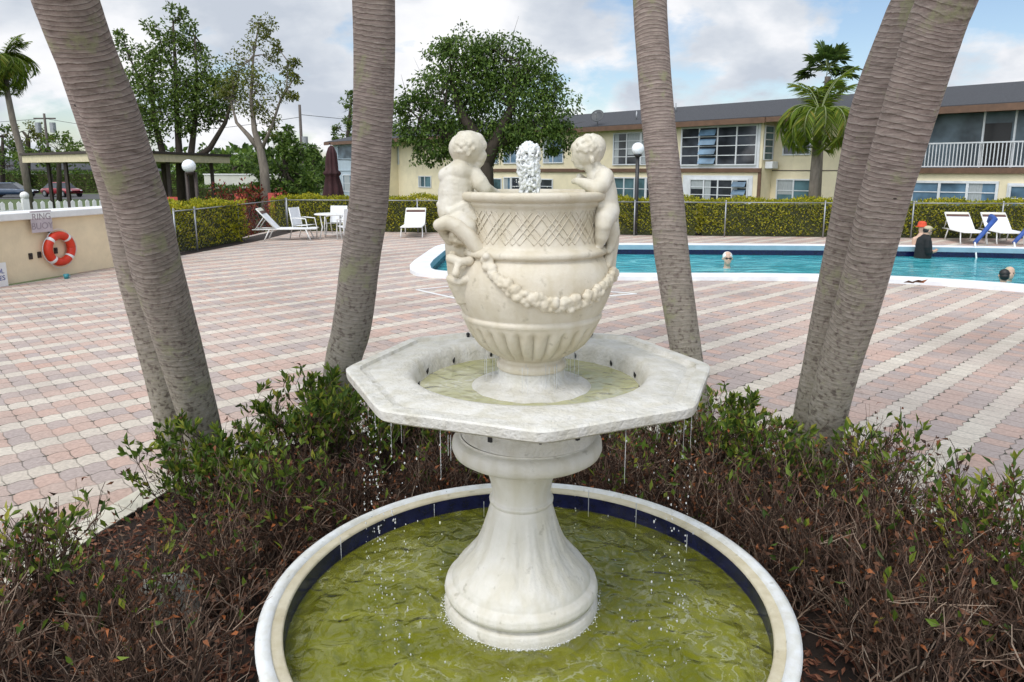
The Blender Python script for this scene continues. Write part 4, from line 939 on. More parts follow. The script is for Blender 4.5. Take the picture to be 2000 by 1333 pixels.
fence([(-7.55, 24.1), hp(560, 23.9), hp(700, 23.65), hp(815, 23.4), hp(1025, 22.9), hp(1240, 22.4), hp(1418, 22.05), hp(1612, 21.75), hp(1785, 21.55), hp(1960, 21.4), (18.0, 21.0)], 1.06, 'low chain link fence in front of the long hedge beyond the pool')
fence([(-8.1, 17.25), (at(382, 440, 18.1).x, 18.1), (at(466, 440, 20.6).x, 20.6), (-7.55, 24.1)], 1.06, 'low chain link fence turning along the left hedge')

# ------------------------------------------------------------------ bar wall, ring buoy, sign, pickets
W0, W1 = Vector((-9.75, 10.0, 0)), Vector((-8.05, 16.3, 0)); wu = (W1 - W0).normalized(); wn_ = Vector((wu.y, -wu.x, 0)); wz = math.atan2(wu.y, wu.x)
def wp(s, off, z): p = W0 + wu * s + wn_ * off; return Vector((p.x, p.y, z))
WL = (W1 - W0).length
bwl = thing('pool_bar_wall', wp(WL / 2, 0, 0), 'cream rendered low wall with a thick white capping, at left', 'wall')
m = MB(); m.box(wp(WL / 2 - 4, -.15, .565), (WL + 8, .30, 1.13), wz); m.build('wall', 'creamwall', bwl, bevel=.01)
m = MB(); m.box(wp(WL / 2 - 4, -.26, 1.195), (WL + 8.1, .74, .13), wz); m.build('capping', 'white', bwl, bevel=.015)
m = MB(); m.box(wp(2.36, .06, .56), (.22, .10, 1.12), wz); m.build('corner_post', 'white', bwl, bevel=.01)
sA = lambda px, py: None
def wall_hit(px, py, off):              # where the line of sight meets the wall face
    o = Vector((0, 0, EYE)); d = at(px, py, 10) - o; c = W0 + wn_ * off; t = ((c - o).dot(wn_)) / d.dot(wn_); return o + d * t
frot = Matrix((wu, Vector((0, 0, 1)), wn_)).transposed().to_euler()
bc = wall_hit(117, 486, .09)
rb = thing('ring_buoy', bc, 'orange-red ring buoy with four white bands hanging on the cream wall', 'ring buoy')
def torus_pt(a, b, Rm, rm): return bc + (wu * math.cos(a) + Vector((0, 0, 1)) * math.sin(a)) * (Rm + rm * math.cos(b)) + wn_ * (rm * 1.0 * math.sin(b))
def arc(m, a0, a1, Rm, rm, n=16):
    k = 14; vs = [torus_pt(a0 + (a1 - a0) * i / n, 2 * math.pi * j / k, Rm, rm) for i in range(n + 1) for j in range(k)]
    m.add(vs, [(i * k + j, i * k + (j + 1) % k, (i + 1) * k + (j + 1) % k, (i + 1) * k + j) for i in range(n) for j in range(k)] + [tuple(range(k - 1, -1, -1)), tuple(n * k + j for j in range(k))])
M['orange'] = surf('orange_red_plastic', (.62, .035, .008), .4, .12, 8)
m = MB(); arc(m, 0, 2 * math.pi, .255, .078, 64); m.build('ring', 'orange', rb, smooth=True)
for k in range(4):
    m = MB(); a = math.pi / 4 + k * math.pi / 2 + .05; arc(m, a - .10, a + .10, .255, .0815, 6); m.build('band', 'white', rb, smooth=True)
m = MB()
for k in range(4):
    a0 = math.pi / 4 + k * math.pi / 2 + .05; pth = []
    for i in range(13):
        t = i / 12; a = a0 + t * math.pi / 2; r = .345 + .03 * math.sin(t * math.pi); pth.append(bc + (wu * math.cos(a) + Vector((0, 0, 1)) * math.sin(a)) * r)
    m.tube(pth, .006, 6)
m.build('grab_rope', 'sling', rb, smooth=True)
sc_ = wall_hit(81, 433, .10)
sg = thing('sign', sc_, 'small faded white sign above the ring buoy', 'sign')
M['signface'] = surf('faded_sign_face', (.50, .43, .45), .6, .15, 8); M['signink'] = surf('faded_ink', (.30, .25, .27), .7, .2)
m = MB(); m.box(sc_, (.44, .015, .40), wz, 0, R(0)); so = m.build('panel', 'signface', sg, bevel=.004); 
text('lettering', 'RING\nBUOY', .17, sc_ + wn_ * .010, frot, 'signink', sg)
m = MB(); m.tube([sc_ + Vector((0, 0, -.12)) - wn_ * .06, bc + Vector((0, 0, .30)) - wn_ * .05 - wu * .1], .012, 8); m.build('hook', 'black', sg)
for px, py, lb in ((59, 501, 'leftmost small dark outlet on the cream wall'), (76, 498, 'dark outlet on the cream wall just left of the ring buoy'), (108, 490, 'dark outlet seen through the hole of the ring buoy')):
    c = wall_hit(px, py, .0); o = thing('wall_outlet', c, lb, 'outlet', 'dark outlets on the bar wall')
    m = MB(); m.box(c + wn_ * .012, (.075, .02, .115), wz); m.build('cover', 'darkbrown', o, bevel=.006)
    m = MB(); m.box(c + wn_ * .03 + Vector((0, 0, .02)), (.045, .02, .04), wz); m.build('flap', 'black', o, bevel=.004)
pc = wall_hit(4, 537, .14); ps = thing('notice_sign', pc, 'white notice with blue lettering on the left-edge post', 'sign')
m = MB(); m.box(pc - wu * .12, (.42, .015, .42), wz); m.build('panel', 'white', ps)
M['blueink'] = surf('blue_ink', (.03, .05, .25), .6, .1)
text('lettering', 'POOL\nRULES', .12, pc - wu * .12 + wn_ * .010, frot, 'blueink', ps)
cu = on(130, 545); cp_ = thing('cup', cu, 'small blue-green cup on the pavers below the ring buoy', 'cup')
m = MB(); m.lathe(cu, [(.001, .002), (.035, .002), (.048, .09), (.044, .088), (.032, .012), (.001, .012)], 20); M['teal'] = surf('teal_plastic', (.03, .22, .26), .4, .1); m.build('body', 'teal', cp_, smooth=True)
m = MB(); m.tube([cu + Vector((.04, 0, .075)), cu + Vector((.075, 0, .06)), cu + Vector((.065, 0, .03)), cu + Vector((.037, 0, .02))], .006, 6); m.build('handle', 'teal', cp_, smooth=True)
# white picket fence beyond the wall
F0, F1 = Vector((-19.63, 8.94, 0)), Vector((-10.6, 19.4, 0)); fu = (F1 - F0).normalized(); fz = math.atan2(fu.y, fu.x); FL = (F1 - F0).length
pf = thing('picket_fence', (F0 + F1) / 2 + Vector((0, 0, GZ)), 'white picket fence standing behind the cream wall', 'fence')
m = MB()
for k in range(int(FL / .17)):
    c = F0 + fu * (k * .17); m.box((c.x, c.y, (GZ + 1.22) / 2), (.09, .025, 1.22 - GZ), fz)
    m.box((c.x, c.y, 1.22), (.064, .0245, .064), fz, 0, math.pi / 4)
m.build('pickets', 'white', pf)
for z in (.25, 1.02):
    m = MB(); m.box(((F0 + F1) / 2).to_tuple()[:2] + (z,), (FL, .03, .09), fz); m.v = [tuple(Vector(v) + Vector((fu.y, -fu.x, 0)) * -.03) for v in m.v]; m.build('rail', 'white', pf)
for k in (1.5, 3.2, 4.9, 6.6, 8.28, 9.98, 11.7, 13.7):
    c = F0 + fu * k; m = MB(); m.box((c.x, c.y, (GZ + 1.33) / 2), (.14, .14, 1.33 - GZ), fz); m.ball((c.x, c.y, 1.40), .10, 14, 9); m.build('post', 'white', pf)
# ------------------------------------------------------------------ pool furniture and people
def lounger(P, rz, label, back=1.0, towel=False):
    t = thing('lounger', (P.x, P.y, 0), label, 'lounger', 'white sun loungers on the deck', rz)
    def B(name, mat, m, par=None, **k): return m.build(name, mat, par or t, local=True, **k)
    # foot end at -y (towards us), head at +y
    h = .33; bz = math.sin(back) * .78; by = math.cos(back) * .78
    m = MB()
    for sx in (-.31, .31): m.tube([(sx, -1.0, h), (sx, .35, h), (sx, .78, h - .01)], .019, 8); m.tube([(sx, .12, h), (sx, .12 + by, h + bz)], .019, 8)
    for y in (-1.0, .12): m.tube([(-.31, y, h), (.31, y, h)], .017, 8)
    m.tube([(-.31, .12 + by, h + bz), (.31, .12 + by, h + bz)], .019, 8)
    B('frame', 'whitemetal', m, smooth=True)
    for sx in (-.31, .31):
        m = MB(); m.tube([(sx, -.72, h), (sx * 1.05, -.80, .12), (sx * 1.05, -.86, .0)], .018, 8); B('leg', 'whitemetal', m, smooth=True)
        m = MB(); m.tube([(sx, .30, h), (sx * 1.05, .40, .12), (sx * 1.05, .46, .0)], .018, 8); B('leg', 'whitemetal', m, smooth=True)
        m = MB(); m.tube([(sx * .97, .12 + by * .62, h + bz * .62), (sx * .97, .70, h)], .012, 6); B('back_brace', 'whitemetal', m, smooth=True)
    m = MB(); m.hexa([(-.295, -.99, h + .004), (.295, -.99, h + .004), (.295, .11, h + .004), (-.295, .11, h + .004), (-.295, -.99, h + .016), (.295, -.99, h + .016), (.295, .11, h + .016), (-.295, .11, h + .016)]); B('seat', 'sling', m)
    d = Vector((0, math.cos(back), math.sin(back))); nn = Vector((0, -math.sin(back), math.cos(back))) * .012
    def slab(a, b, mat, name, off=0, w=.295):
        p = [Vector((-w, .12, h)) + d * a, Vector((w, .12, h)) + d * a, Vector((w, .12, h)) + d * b, Vector((-w, .12, h)) + d * b]; q = MB(); q.hexa([v + nn * off for v in p] + [v + nn * (1 + off) for v in p]); return B(name, mat, q)
    slab(.02, .77, 'sling', 'backrest'); slab(.58, .67, 'strap', 'brown_band', 1.02, .297); slab(.68, .775, 'tan2', 'head_pad', 1.02, .29)
    return t
M['tan2'] = surf('cream_pad', (.62, .60, .50), .8, .1)
lounger(on(548, 470) + Vector((.0, .2, 0)), R(97), 'white lounger seen side on, beside the left hedge', .85)
lounger(on(802, 465) + Vector((0, .86, 0)), R(2), 'white lounger facing us, between the grey palm and the urn', .66)
lounger(on(1908, 477.5) + Vector((.1, .80, 0)), R(-14), 'white lounger at right, nearer the man in black', .62)
lounger(on(1982, 478.5) + Vector((.1, .80, 0)), R(-16), 'white lounger cut by the right edge of the photo', .62)
# patio set
TB = on(650, 466); TB.y += .1
tt = thing('patio_table', (TB.x, TB.y, 0), 'round white patio table beside the upright grey palm', 'table')
m = MB(); m.lathe(TB + Vector((0, 0, .70)), [(.001, 0), (.52, 0), (.54, .012), (.54, .028), (.52, .04), (.001, .04)], 40); m.build('tabletop', 'whitemetal', tt, smooth=False)
for k in range(4):
    a = math.pi / 4 + k * math.pi / 2; c, s = math.cos(a), math.sin(a); m = MB(); m.tube([TB + Vector((c * .42, s * .42, .70)), TB + Vector((c * .36, s * .36, .35)), TB + Vector((c * .46, s * .46, .0))], .02, 8); m.build('leg', 'whitemetal', tt, smooth=True)
m = MB(); m.tube([TB + Vector((.28 * math.cos(a * .3), .28 * math.sin(a * .3), .14)) for a in range(22)], .012, 6); m.build('foot_ring', 'whitemetal', tt, smooth=True)
def pchair(x, y, rz, label):
    t = thing('patio_chair', (x, y, 0), label, 'chair', 'white patio chairs round the table', rz)
    def B(name, mat, m, **k): return m.build(name, mat, t, local=True, **k)
    for sx in (-.26, .26):
        m = MB(); m.tube([(sx, -.28, 0), (sx, -.30, .30), (sx, -.24, .60), (sx, .10, .62), (sx, .26, .60)], .017, 8); B('leg', 'whitemetal', m, smooth=True)
        m = MB(); m.tube([(sx, .32, 0), (sx, .20, .38), (sx, .30, .92)], .017, 8); B('leg', 'whitemetal', m, smooth=True)
    m = MB(); m.hexa([(-.25, -.26, .40), (.25, -.26, .40), (.25, .20, .37), (-.25, .20, .37), (-.25, -.26, .415), (.25, -.26, .415), (.25, .20, .385), (-.25, .20, .385)]); B('seat', 'sling', m)
    m = MB(); m.hexa([(-.25, .205, .40), (.25, .205, .40), (.25, .22, .40), (-.25, .22, .40), (-.25, .295, .92), (.25, .295, .92), (.25, .31, .92), (-.25, .31, .92)]); B('backrest', 'sling', m)
    return t
pchair(TB.x - .88, TB.y - .05, R(75), 'white patio chair on the left of the round table')
pchair(TB.x + .62, TB.y - .62, R(215), 'white patio chair on the right of the round table, half behind the grey palm')
pchair(TB.x - .1, TB.y + .80, R(-8), 'white patio chair on the far side of the round table')
uc = at(648, 380, 26.4); uc.z = GZ
um = thing('patio_umbrella', uc, 'closed dark maroon umbrella standing beyond the hedge, behind the patio table', 'umbrella')
m = MB(); m.tube([uc + Vector((0, 0, .03)), uc + Vector((0, 0, 3.52))], .022, 10); m.build('pole', 'sling', um, smooth=True)
m = MB()
def uw_(r, z, th): return r * (1 + .16 * math.cos(8 * th) + .05 * math.sin(3 * th + z * 4))
m.lathe(uc + Vector((.05, 0, 0)), [(.36, 1.50), (.35, 1.7), (.29, 2.05), (.22, 2.40), (.27, 2.46), (.29, 2.52), (.21, 2.62), (.20, 2.9), (.17, 3.2), (.10, 3.42), (.02, 3.50)], 48, uw_); m.build('canopy', 'maroon', um, smooth=True)
m = MB(); m.lathe(uc, [(.001, 0), (.24, 0), (.24, .06), (.05, .10), (.04, .3), (.001, .3)], 24); m.build('base', 'whitemetal', um, smooth=True)
m = MB(); m.ball(uc + Vector((0, 0, 3.55)), .035, 10, 8); m.build('finial', 'maroon', um, smooth=True)

# pool rails with blue covers
for k, (px, lb) in enumerate(((1925, 'pool handrail in a blue cover in front of the loungers, left one'), (2003, 'pool handrail in a blue cover at the right edge of the photo'))):
    b = on(px + 16, 476); a = at(px - 14, 508, 18.35); b.y = 19.5; b.x = at(px + 12, 470, 19.5).x
    t = thing('pool_handrail', (b.x, b.y, 0), lb, 'handrail', 'covered handrails at the pool steps')
    pth = [Vector((b.x, b.y + .25, .05)), Vector((b.x, b.y + .22, .62)), Vector((b.x - .02, b.y + .1, .78)), Vector((b.x - .08, b.y - .15, .72)), Vector((a.x + .12, 18.75, .15)), Vector((a.x, 18.4, -.35))]
    m = MB(); m.tube(pth, .022, 10); m.build('rail', 'whitemetal', t, smooth=True)
    m = MB(); m.tube(pth[1:5], [.055, .075, .07, .05], 10); m.build('sleeve', 'blue', t, smooth=True)
# depth marking tiles on the far pool wall
c = at(1465, 493.5, 19.22); dm = thing('depth_marking', c, 'white depth marking on the navy tiles of the far pool wall', 'pool marking')
m = MB(); m.box(c + Vector((0, .02, 0)), (.78, .02, .135)); m.build('tile_plate', 'navy', dm); text('lettering', '3 1/2 FT', .15, c + Vector((0, .004, 0)), (math.pi / 2, 0, 0), 'white', dm, .003)
# leaf on the coping
lfp = on(1782, 553, .105); t = MB(); g = np.random.default_rng(2)
for k in range(5):
    q = leaves(np.array([[lfp.x - .14 + .06 * k, lfp.y + .03, .107]]), np.array([[1, .2 * (k - 2), .15]]), .22, .07, g); t.quads(q)
tag(t.build('fallen_leaf', 'deadleaf'), 'curled brown fallen leaf lying on the near pool coping', 'leaf')

def swimmer(P, label, hair, skin, facing, glasses=False, cap=None, hair_mat='hairblack', shoulders=True, group=None):
    """head and shoulders above the water; P = waterline point under the chin"""
    t = thing('person', P, label, 'person', group); f = Vector((math.cos(facing), math.sin(facing), 0)); s = Vector((-f.y, f.x, 0)); H = P + Vector((0, 0, .17))
    b = MB()
    def ch(*q): b.chain([tuple(P + f * x + s * y + Vector((0, 0, z))) + (r,) for x, y, z, r in q])
    ch((.0, 0, .20, .082), (-.015, 0, .23, .085)); ch((.03, 0, .14, .066), (.045, 0, .10, .045)); ch((.09, 0, .165, .014), (.083, 0, .19, .012)); ch((.07, 0, .12, .022), (.07, 0, .125, .02)); ch((-.01, 0, .12, .055), (-.02, 0, -.06, .06))
    for k in (-1, 1): ch((-.005, k * .085, .18, .02), (-.005, k * .087, .165, .018))
    if shoulders:
        ch((-.03, -.18, -.09, .06), (-.03, 0, -.06, .075), (-.03, .18, -.09, .06)); ch((-.02, .19, -.1, .05), (.12, .30, -.10, .035), (.30, .22, -.06, .03)); ch((-.02, -.19, -.1, .05), (.12, -.30, -.10, .035), (.30, -.22, -.06, .03))
        ch((-.03, 0, -.1, .12), (-.06, 0, -.4, .12))
    b.build('body', skin, t, remesh=.011)
    h = MB()
    h.ball(P + f * -.022 + Vector((0, 0, .222)), .093, 16, 12, (1, 1, 1.0)); 
    if hair == 'full': h.ball(P + f * -.04 + Vector((0, 0, .17)), .085, 14, 10)
    h.build('swim_cap' if hair == 'cap' else 'hair', hair_mat, t, smooth=True)
    if glasses:
        g_ = MB()
        for k in (-1, 1): g_.ball(P + f * .082 + s * k * .033 + Vector((0, 0, .196)), .026, 10, 8, (.7, 1, .8))
        g_.tube([P + f * .07 - s * .07 + Vector((0, 0, .2)), P + f * .095 + Vector((0, 0, .2)), P + f * .07 + s * .07 + Vector((0, 0, .2))], .006, 6); g_.build('sunglasses', 'black', t, smooth=True)
    else:
        e = MB()
        for k in (-1, 1): e.ball(P + f * .078 + s * k * .032 + Vector((0, 0, .194)), .010, 8, 6)
        e.build('eyes', 'black', t, smooth=True)
    return t
p = on(1420, 524, WZ); swimmer(p, 'swimmer with a white cap and dark sunglasses, up to the neck in the pool', 'cap', 'skin2', R(-95), True, hair_mat='white').scale = (1.22, 1.22, 1.22)
p = on(1958, 556, WZ); swimmer(p, 'swimmer with black hair seen from behind, by the near coping', 'full', 'skin', R(80))
p = on(1987, 553, WZ); swimmer(p + Vector((0, .25, -.02)), 'fair-haired swimmer at the right edge, beside the black-haired one', 'full', 'skin2', R(-100), hair_mat='tan')

# man standing waist deep in the pool, facing right
P = on(1803, 504, WZ); t = thing('person', P, 'man in a black shirt and pale cap standing waist deep in the pool', 'person')
def V(x, y, z, r): return (P.x + x, P.y + y, P.z + z, r)
b = MB(); b.chain([V(.02, 0, .60, .07), V(.05, 0, .69, .085), V(.055, 0, .735, .092)]); b.chain([V(.085, -.01, .66, .06), V(.10, -.01, .62, .042)]); b.chain([V(.145, -.015, .675, .016), V(.138, -.012, .70, .014)]); b.ball((P.x + .035, P.y - .088, P.z + .69), .024, 8, 6)
b.chain([V(.02, 0, .60, .06), V(0, 0, .5, .06), V(-.02, -.17, .45, .05), V(-.05, -.22, .30, .045), V(-.02, -.21, .17, .045), V(.10, -.14, .17, .045)])
b.chain([V(.10, -.12, .17, .05), V(.20, -.16, .19, .042), V(.24, -.14, .22, .032)])
for k in range(4): b.chain([V(.235, -.155 + .022 * k, .225, .012), V(.27, -.15 + .022 * k, .235, .010), V(.285, -.145 + .02 * k, .215, .008)])
b.chain([V(.235, -.10, .23, .013), V(.25, -.085, .255, .010)])
b.build('body', 'skin', t, remesh=.010)
b = MB(); b.chain([V(-.03, 0, -.25, .20), V(-.02, 0, .0, .205), V(-.01, 0, .16, .205), V(-.01, 0, .34, .185), V(.0, 0, .47, .145), V(.01, 0, .56, .085)])
b.chain([V(-.02, -.17, .46, .082), V(0, 0, .50, .10), V(-.02, .17, .46, .082)]); b.chain([V(-.02, -.19, .45, .078), V(-.05, -.23, .30, .068), V(-.02, -.22, .17, .060), V(.10, -.14, .17, .055)]); b.chain([V(-.02, .19, .45, .078), V(-.04, .22, .30, .068), V(.05, .2, .16, .058)])
b.build('shirt', 'blackcloth', t, remesh=.012)
h = MB(); h.ball((P.x + .03, P.y + .005, P.z + .715), .096, 14, 10); h.build('hair', 'hairblack', t, smooth=True)
h = MB(); h.ball((P.x + .052, P.y, P.z + .765), .098, 16, 10, (1.05, 1, .72)); h.add([(P.x + .12, P.y - .07, P.z + .765), (P.x + .22, P.y - .055, P.z + .745), (P.x + .23, P.y + .055, P.z + .745), (P.x + .12, P.y + .07, P.z + .765), (P.x + .12, P.y - .07, P.z + .775), (P.x + .22, P.y - .055, P.z + .753), (P.x + .23, P.y + .055, P.z + .753), (P.x + .12, P.y + .07, P.z + .775)], [(0, 3, 2, 1), (4, 5, 6, 7), (0, 1, 5, 4), (1, 2, 6, 5), (2, 3, 7, 6), (3, 0, 4, 7)]); h.build('cap', 'tan', t, smooth=False)
h = MB()
h.ball((P.x + .115, P.y - .06, P.z + .695), .024, 8, 6, (1, .6, .8)); h.tube([(P.x + .03, P.y - .098, P.z + .70), (P.x + .115, P.y - .075, P.z + .70)], .006, 6); h.build('sunglasses', 'black', t, smooth=True)
# companion behind him, in a red hat
Q = Vector((P.x + .0, P.y + .75, WZ)); Q.x = at(1800, 450, Q.y).x; t = thing('person', Q, 'person in a red hat mostly hidden behind the man in black', 'person')
def V(x, y, z, r): return (Q.x + x, Q.y + y, Q.z + z, r)
b = MB(); b.chain([V(0, 0, -.2, .15), V(0, 0, .2, .15), V(0, 0, .42, .13), V(0, 0, .58, .055), V(0, 0, .66, .075), V(.01, -.01, .72, .085)]); b.chain([V(-.16, 0, .42, .06), V(0, 0, .46, .08), V(.16, 0, .42, .06)]); b.chain([V(-.17, 0, .40, .055), V(-.18, -.03, .1, .045)]); b.chain([V(.17, 0, .40, .055), V(.18, -.03, .1, .045)]); b.chain([V(.0, -.09, .69, .016), V(.0, -.09, .70, .014)])
b.build('body', 'skin2', t, remesh=.012)
h = MB(); h.lathe((Q.x, Q.y, Q.z), [(.15, .745), (.16, .755), (.11, .775), (.105, .84), (.085, .885), (.04, .90), (.001, .902)], 24); h.build('hat', 'redcap', t, smooth=True)

# globe lamps
def lamp(x, y, zt, rg, label, posts=((0, 0),), pm='black', z0=GZ):
    t = thing('globe_lamp', (x, y, z0), label, 'lamp post', 'globe lamp posts beyond the hedge')
    m = MB(); m.ball((x, y, zt), rg, 24, 16); m.build('globe', 'globe', t, smooth=True)
    for dx, dy in posts:
        m = MB(); m.tube([(x + dx, y + dy, z0), (x + dx, y + dy, zt - rg * .9)], .06 if len(posts) == 1 else .05, 12); m.build('pole', pm, t, smooth=True)
    m = MB(); m.lathe((x, y, zt - rg * 1.12), [(.05, -.05), (.12, 0), (.13, .04), (.06, .06)], 20); m.build('fitter', pm, t, smooth=True)
    return t
a = at(1246, 291, 22.6); lamp(a.x, a.y, a.z, .19, 'white globe lamp on a slim black pole right of the urn')
a = at(1200, 300, 22.6)
a = at(369, 325, 21.5); lamp(a.x, a.y, a.z, .195, 'white globe lamp on twin brown posts by the left palm', ((-.13, .1), (.13, .1)), 'darkbrown')

# ------------------------------------------------------------------ two storey apartment building
A0, UU = Vector((6.36, 44.5, 0)), Vector((.68, -.735, 0)).normalized(); NN = Vector((UU.y, -UU.x, 0))
if NN.dot(-A0) < 0: NN = -NN
bz_ = math.atan2(UU.y, UU.x)
def fp(s, t, z): p = A0 + UU * s + NN * t; return Vector((p.x, p.y, z))
def sx(px, t=0.0):                      # photo column -> distance along the facade
    a = (px - 1000) / F; q = A0 + NN * t
    # the camera is pitched, so use the column at horizon height
    k = 1.0
    d = at(px, 333, 1.0); a = d.x / d.y
    return (a * q.y - q.x) / (UU.x - a * UU.y)
bd = thing('apartment_building', fp(0, -4, GZ), 'long two-storey cream apartment building with grey shingle roof and brown trim', 'building')
def bbox(s0, s1, t0, t1, z0, z1, name, mat, par=None, **k):
    m = MB(); c = fp((s0 + s1) / 2, (t0 + t1) / 2, (z0 + z1) / 2); m.box(c, (abs(s1 - s0), abs(t1 - t0), z1 - z0), bz_); return m.build(name, mat, par or bd, **k)
def bm_box(m, s0, s1, t0, t1, z0, z1): m.box(fp((s0 + s1) / 2, (t0 + t1) / 2, (z0 + z1) / 2), (abs(s1 - s0), abs(t1 - t0), z1 - z0), bz_)
EZ, BZ = 4.55, 2.0
SL, SP, SR0, SR = sx(652), sx(1487), sx(1782), sx(2000) + 9
RT = -1.1                                # recessed wall line
bbox(SL, SR, -9.0, RT, GZ, EZ - .02, 'wall', 'cream')
bbox(sx(905), SP, RT, 0, GZ, EZ - .04, 'porch_wall', 'cream')
bbox(SR0, SR, RT, 0, GZ, BZ - .1, 'porch_wall', 'cream')
bbox(SL + .25, sx(742), RT, 0, GZ, EZ - .04, 'porch_wall', 'bluewall')
bbox(SL - .02, SL + .25, RT, .03, GZ, EZ - .05, 'corner_panel', 'palewall')
bbox(sx(742), sx(757), RT, .02, GZ, EZ - .05, 'corner_panel', 'cream')
# roof: eaves 0.6 m out, ridge in the middle
m = MB(); e0, e1 = SL - .6, SR + .6
vs = [fp(e0, .55, EZ), fp(e1, .55, EZ), fp(e1, -4.6, EZ + 1.28), fp(e0 + 3.2, -4.6, EZ + 1.28), fp(e1, -9.6, EZ), fp(e0, -9.6, EZ)]
vs2 = [v + Vector((0, 0, .12)) for v in vs]
m.add(vs2 + vs, [(0, 1, 2, 3), (3, 2, 4, 5), (5, 0, 3), (6, 9, 8, 7), (9, 11, 10, 8), (11, 9, 6), (0, 6, 7, 1), (1, 7, 8, 2), (2, 8, 10, 4), (4, 10, 11, 5), (5, 11, 6, 0)])
m.build('roof', 'rooftile', bd)
bbox(e0, SP + .35, .555, .62, EZ - .20, EZ + .08, 'fascia', 'brown'); bbox(SR0 - .3, SR + .6, .555, .62, EZ - .20, EZ + .08, 'fascia', 'brown'); bbox(SP + .36, SR0 - .31, .50, .555, EZ - .16, EZ + .08, 'fascia', 'brown')
bbox(SL - .3, SR + .4, -.0, .5, EZ - .10, EZ - .035, 'soffit', 'palewall')
bbox(sx(905), SP + .02, .003, .10, BZ - .10, BZ + .12, 'floor_band', 'brown'); bbox(SR0 - .02, SR, .003, .14, BZ - .12, BZ + .12, 'floor_band', 'brown'); bbox(SP + .03, SR0 - .03, RT + .003, RT + .03, BZ - .02, BZ + .02, 'floor_band', 'darkbrown'); bbox(SL + .26, sx(742), .003, .06, BZ - .05, BZ + .06, 'floor_band', 'bluewall')
bbox(SP - .15, SP + .03, .003, .06, GZ, BZ - .10, 'corner_trim', 'brown')
M['curtain'] = surf('pale_curtain', (.34, .37, .38), .8, .3, 5, stretch=(9, 9, .6))
def window(px0, px1, z0, z1, t, cols, rows, gl='glassdark', fr='trim', fw=.07, tilt=None):
    s0, s1 = sx(px0, t), sx(px1, t); f = MB()
    for k in range(cols + 1):
        c = s0 + (s1 - s0) * k / cols; bm_box(f, c - fw / 2, c + fw / 2, t + .002, t + .07, z0, z1)
    for z in (z0, z1): bm_box(f, s0 - fw / 2 - .004, s1 + fw / 2 + .004, t + .003, t + .075, z - fw / 2, z + fw / 2)
    for k in range(1, rows):
        z = z0 + (z1 - z0) * k / rows; bm_box(f, s0 + .01, s1 - .01, t + .004, t + .05, z - .02, z + .02)
    w = f.build('window', fr, bd)
    p = MB(); bm_box(p, s0 + .02, s1 - .02, t + .003, t + .022, z0 + .02, z1 - .02); p.build('pane', gl, w)
    cr_ = random.Random(int(px0 * 7 + z0 * 10))
    for k in range(cols):
        if cr_.random() < .5:
            a0, a1 = s0 + (s1 - s0) * (k + .06) / cols, s0 + (s1 - s0) * (k + .94) / cols; q = cr_.random()
            if q < .5: a1 = a0 + (a1 - a0) * cr_.uniform(.3, .6)
            zb = z0 + (z1 - z0) * (cr_.uniform(.2, .6) if q >= .5 else .03)
            cm = MB(); bm_box(cm, a0, a1, t + .0225, t + .026, zb, z1 - .04); cm.build('curtain', 'curtain', w)
    if tilt:
        lv = MB()
        for c in tilt:
            a0, a1 = s0 + (s1 - s0) * (c + .05) / cols, s0 + (s1 - s0) * (c + .95) / cols
            for k in range(rows):
                z = z0 + (z1 - z0) * (k + .12) / rows; zz = z + (z1 - z0) / rows * .62
                q = [fp(a0, t + .26, z), fp(a1, t + .26, z), fp(a1, t + .09, zz), fp(a0, t + .09, zz)]; q2 = [v + NN * .012 for v in q]; lv.hexa([q[0], q[1], q2[1], q2[0], q[3], q[2], q2[2], q2[3]])
        lv.build('louvres', 'glassblue', w)
    return w
U0, U1, L0, L1 = BZ + .30, BZ + 2.30, BZ - 1.72, BZ - .48
bbox(sx(1328), sx(1482), .003, .05, BZ + .12, BZ + 2.44, 'porch_panel', 'trim')
window(1330, 1475, U0 + .0, U1, .05, 4, 4, tilt=(1,))
window(1198, 1250, U0 + .05, U1 - .1, .0, 2, 4); window(1252, 1300, U0 + .05, U1 - .1, .0, 2, 4)
bbox(sx(1335), sx(1472), .003, .04, L0 - .3, L1 + .22, 'porch_panel', 'trim'); window(1350, 1462, L0, L1, .04, 4, 3, tilt=(3,))
window(1200, 1262, L0, L1 + .05, .0, 3, 2, 'glassteal'); window(1264, 1318, L0, L1 + .05, .0, 2, 2)
# side window in the return wall of the porch
f = MB(); w0, w1 = -1.0, -.12
for z in np.linspace(U0 + .25, U1 - .05, 6): f.box(fp(SP + .03, (w0 + w1) / 2, z), (.05, abs(w1 - w0), .05), bz_)
for t_ in (w0, w1): f.box(fp(SP + .035, t_, (U0 + U1) / 2 + .1), (.06, .06, U1 - U0 - .3), bz_)
w = f.build('window', 'trim', bd); p = MB(); p.box(fp(SP + .012, (w0 + w1) / 2, (U0 + U1) / 2 + .1), (.02, .84, U1 - U0 - .35), bz_); p.build('pane', 'glassteal', w)
ac = MB(); ac.box(fp(SP + .22, -.6, U0 - .02), (.42, .6, .36), bz_); ac.build('air_conditioner', 'trim', bd, bevel=.02)
window(1520, 1586, L0 + .15, L1 + .02, RT, 2, 2, 'glassteal'); window(1528, 1580, U0 + .5, U1 - .2, RT, 2, 2, 'glassdark'); window(1690, 1745, L0 + .15, L1 + .02, RT, 2, 2, 'glassteal')
window(1786, 1952, L0 - .05, L1 + .0, .0, 3, 3, 'glassblue', 'trim', .10)
bbox(sx(1972), sx(2050), .003, .07, GZ + .02, L1 - .02, 'door', 'trim'); window(1978, 2040, L0 + .1, L1 - .12, .075, 1, 2, 'glassblue')
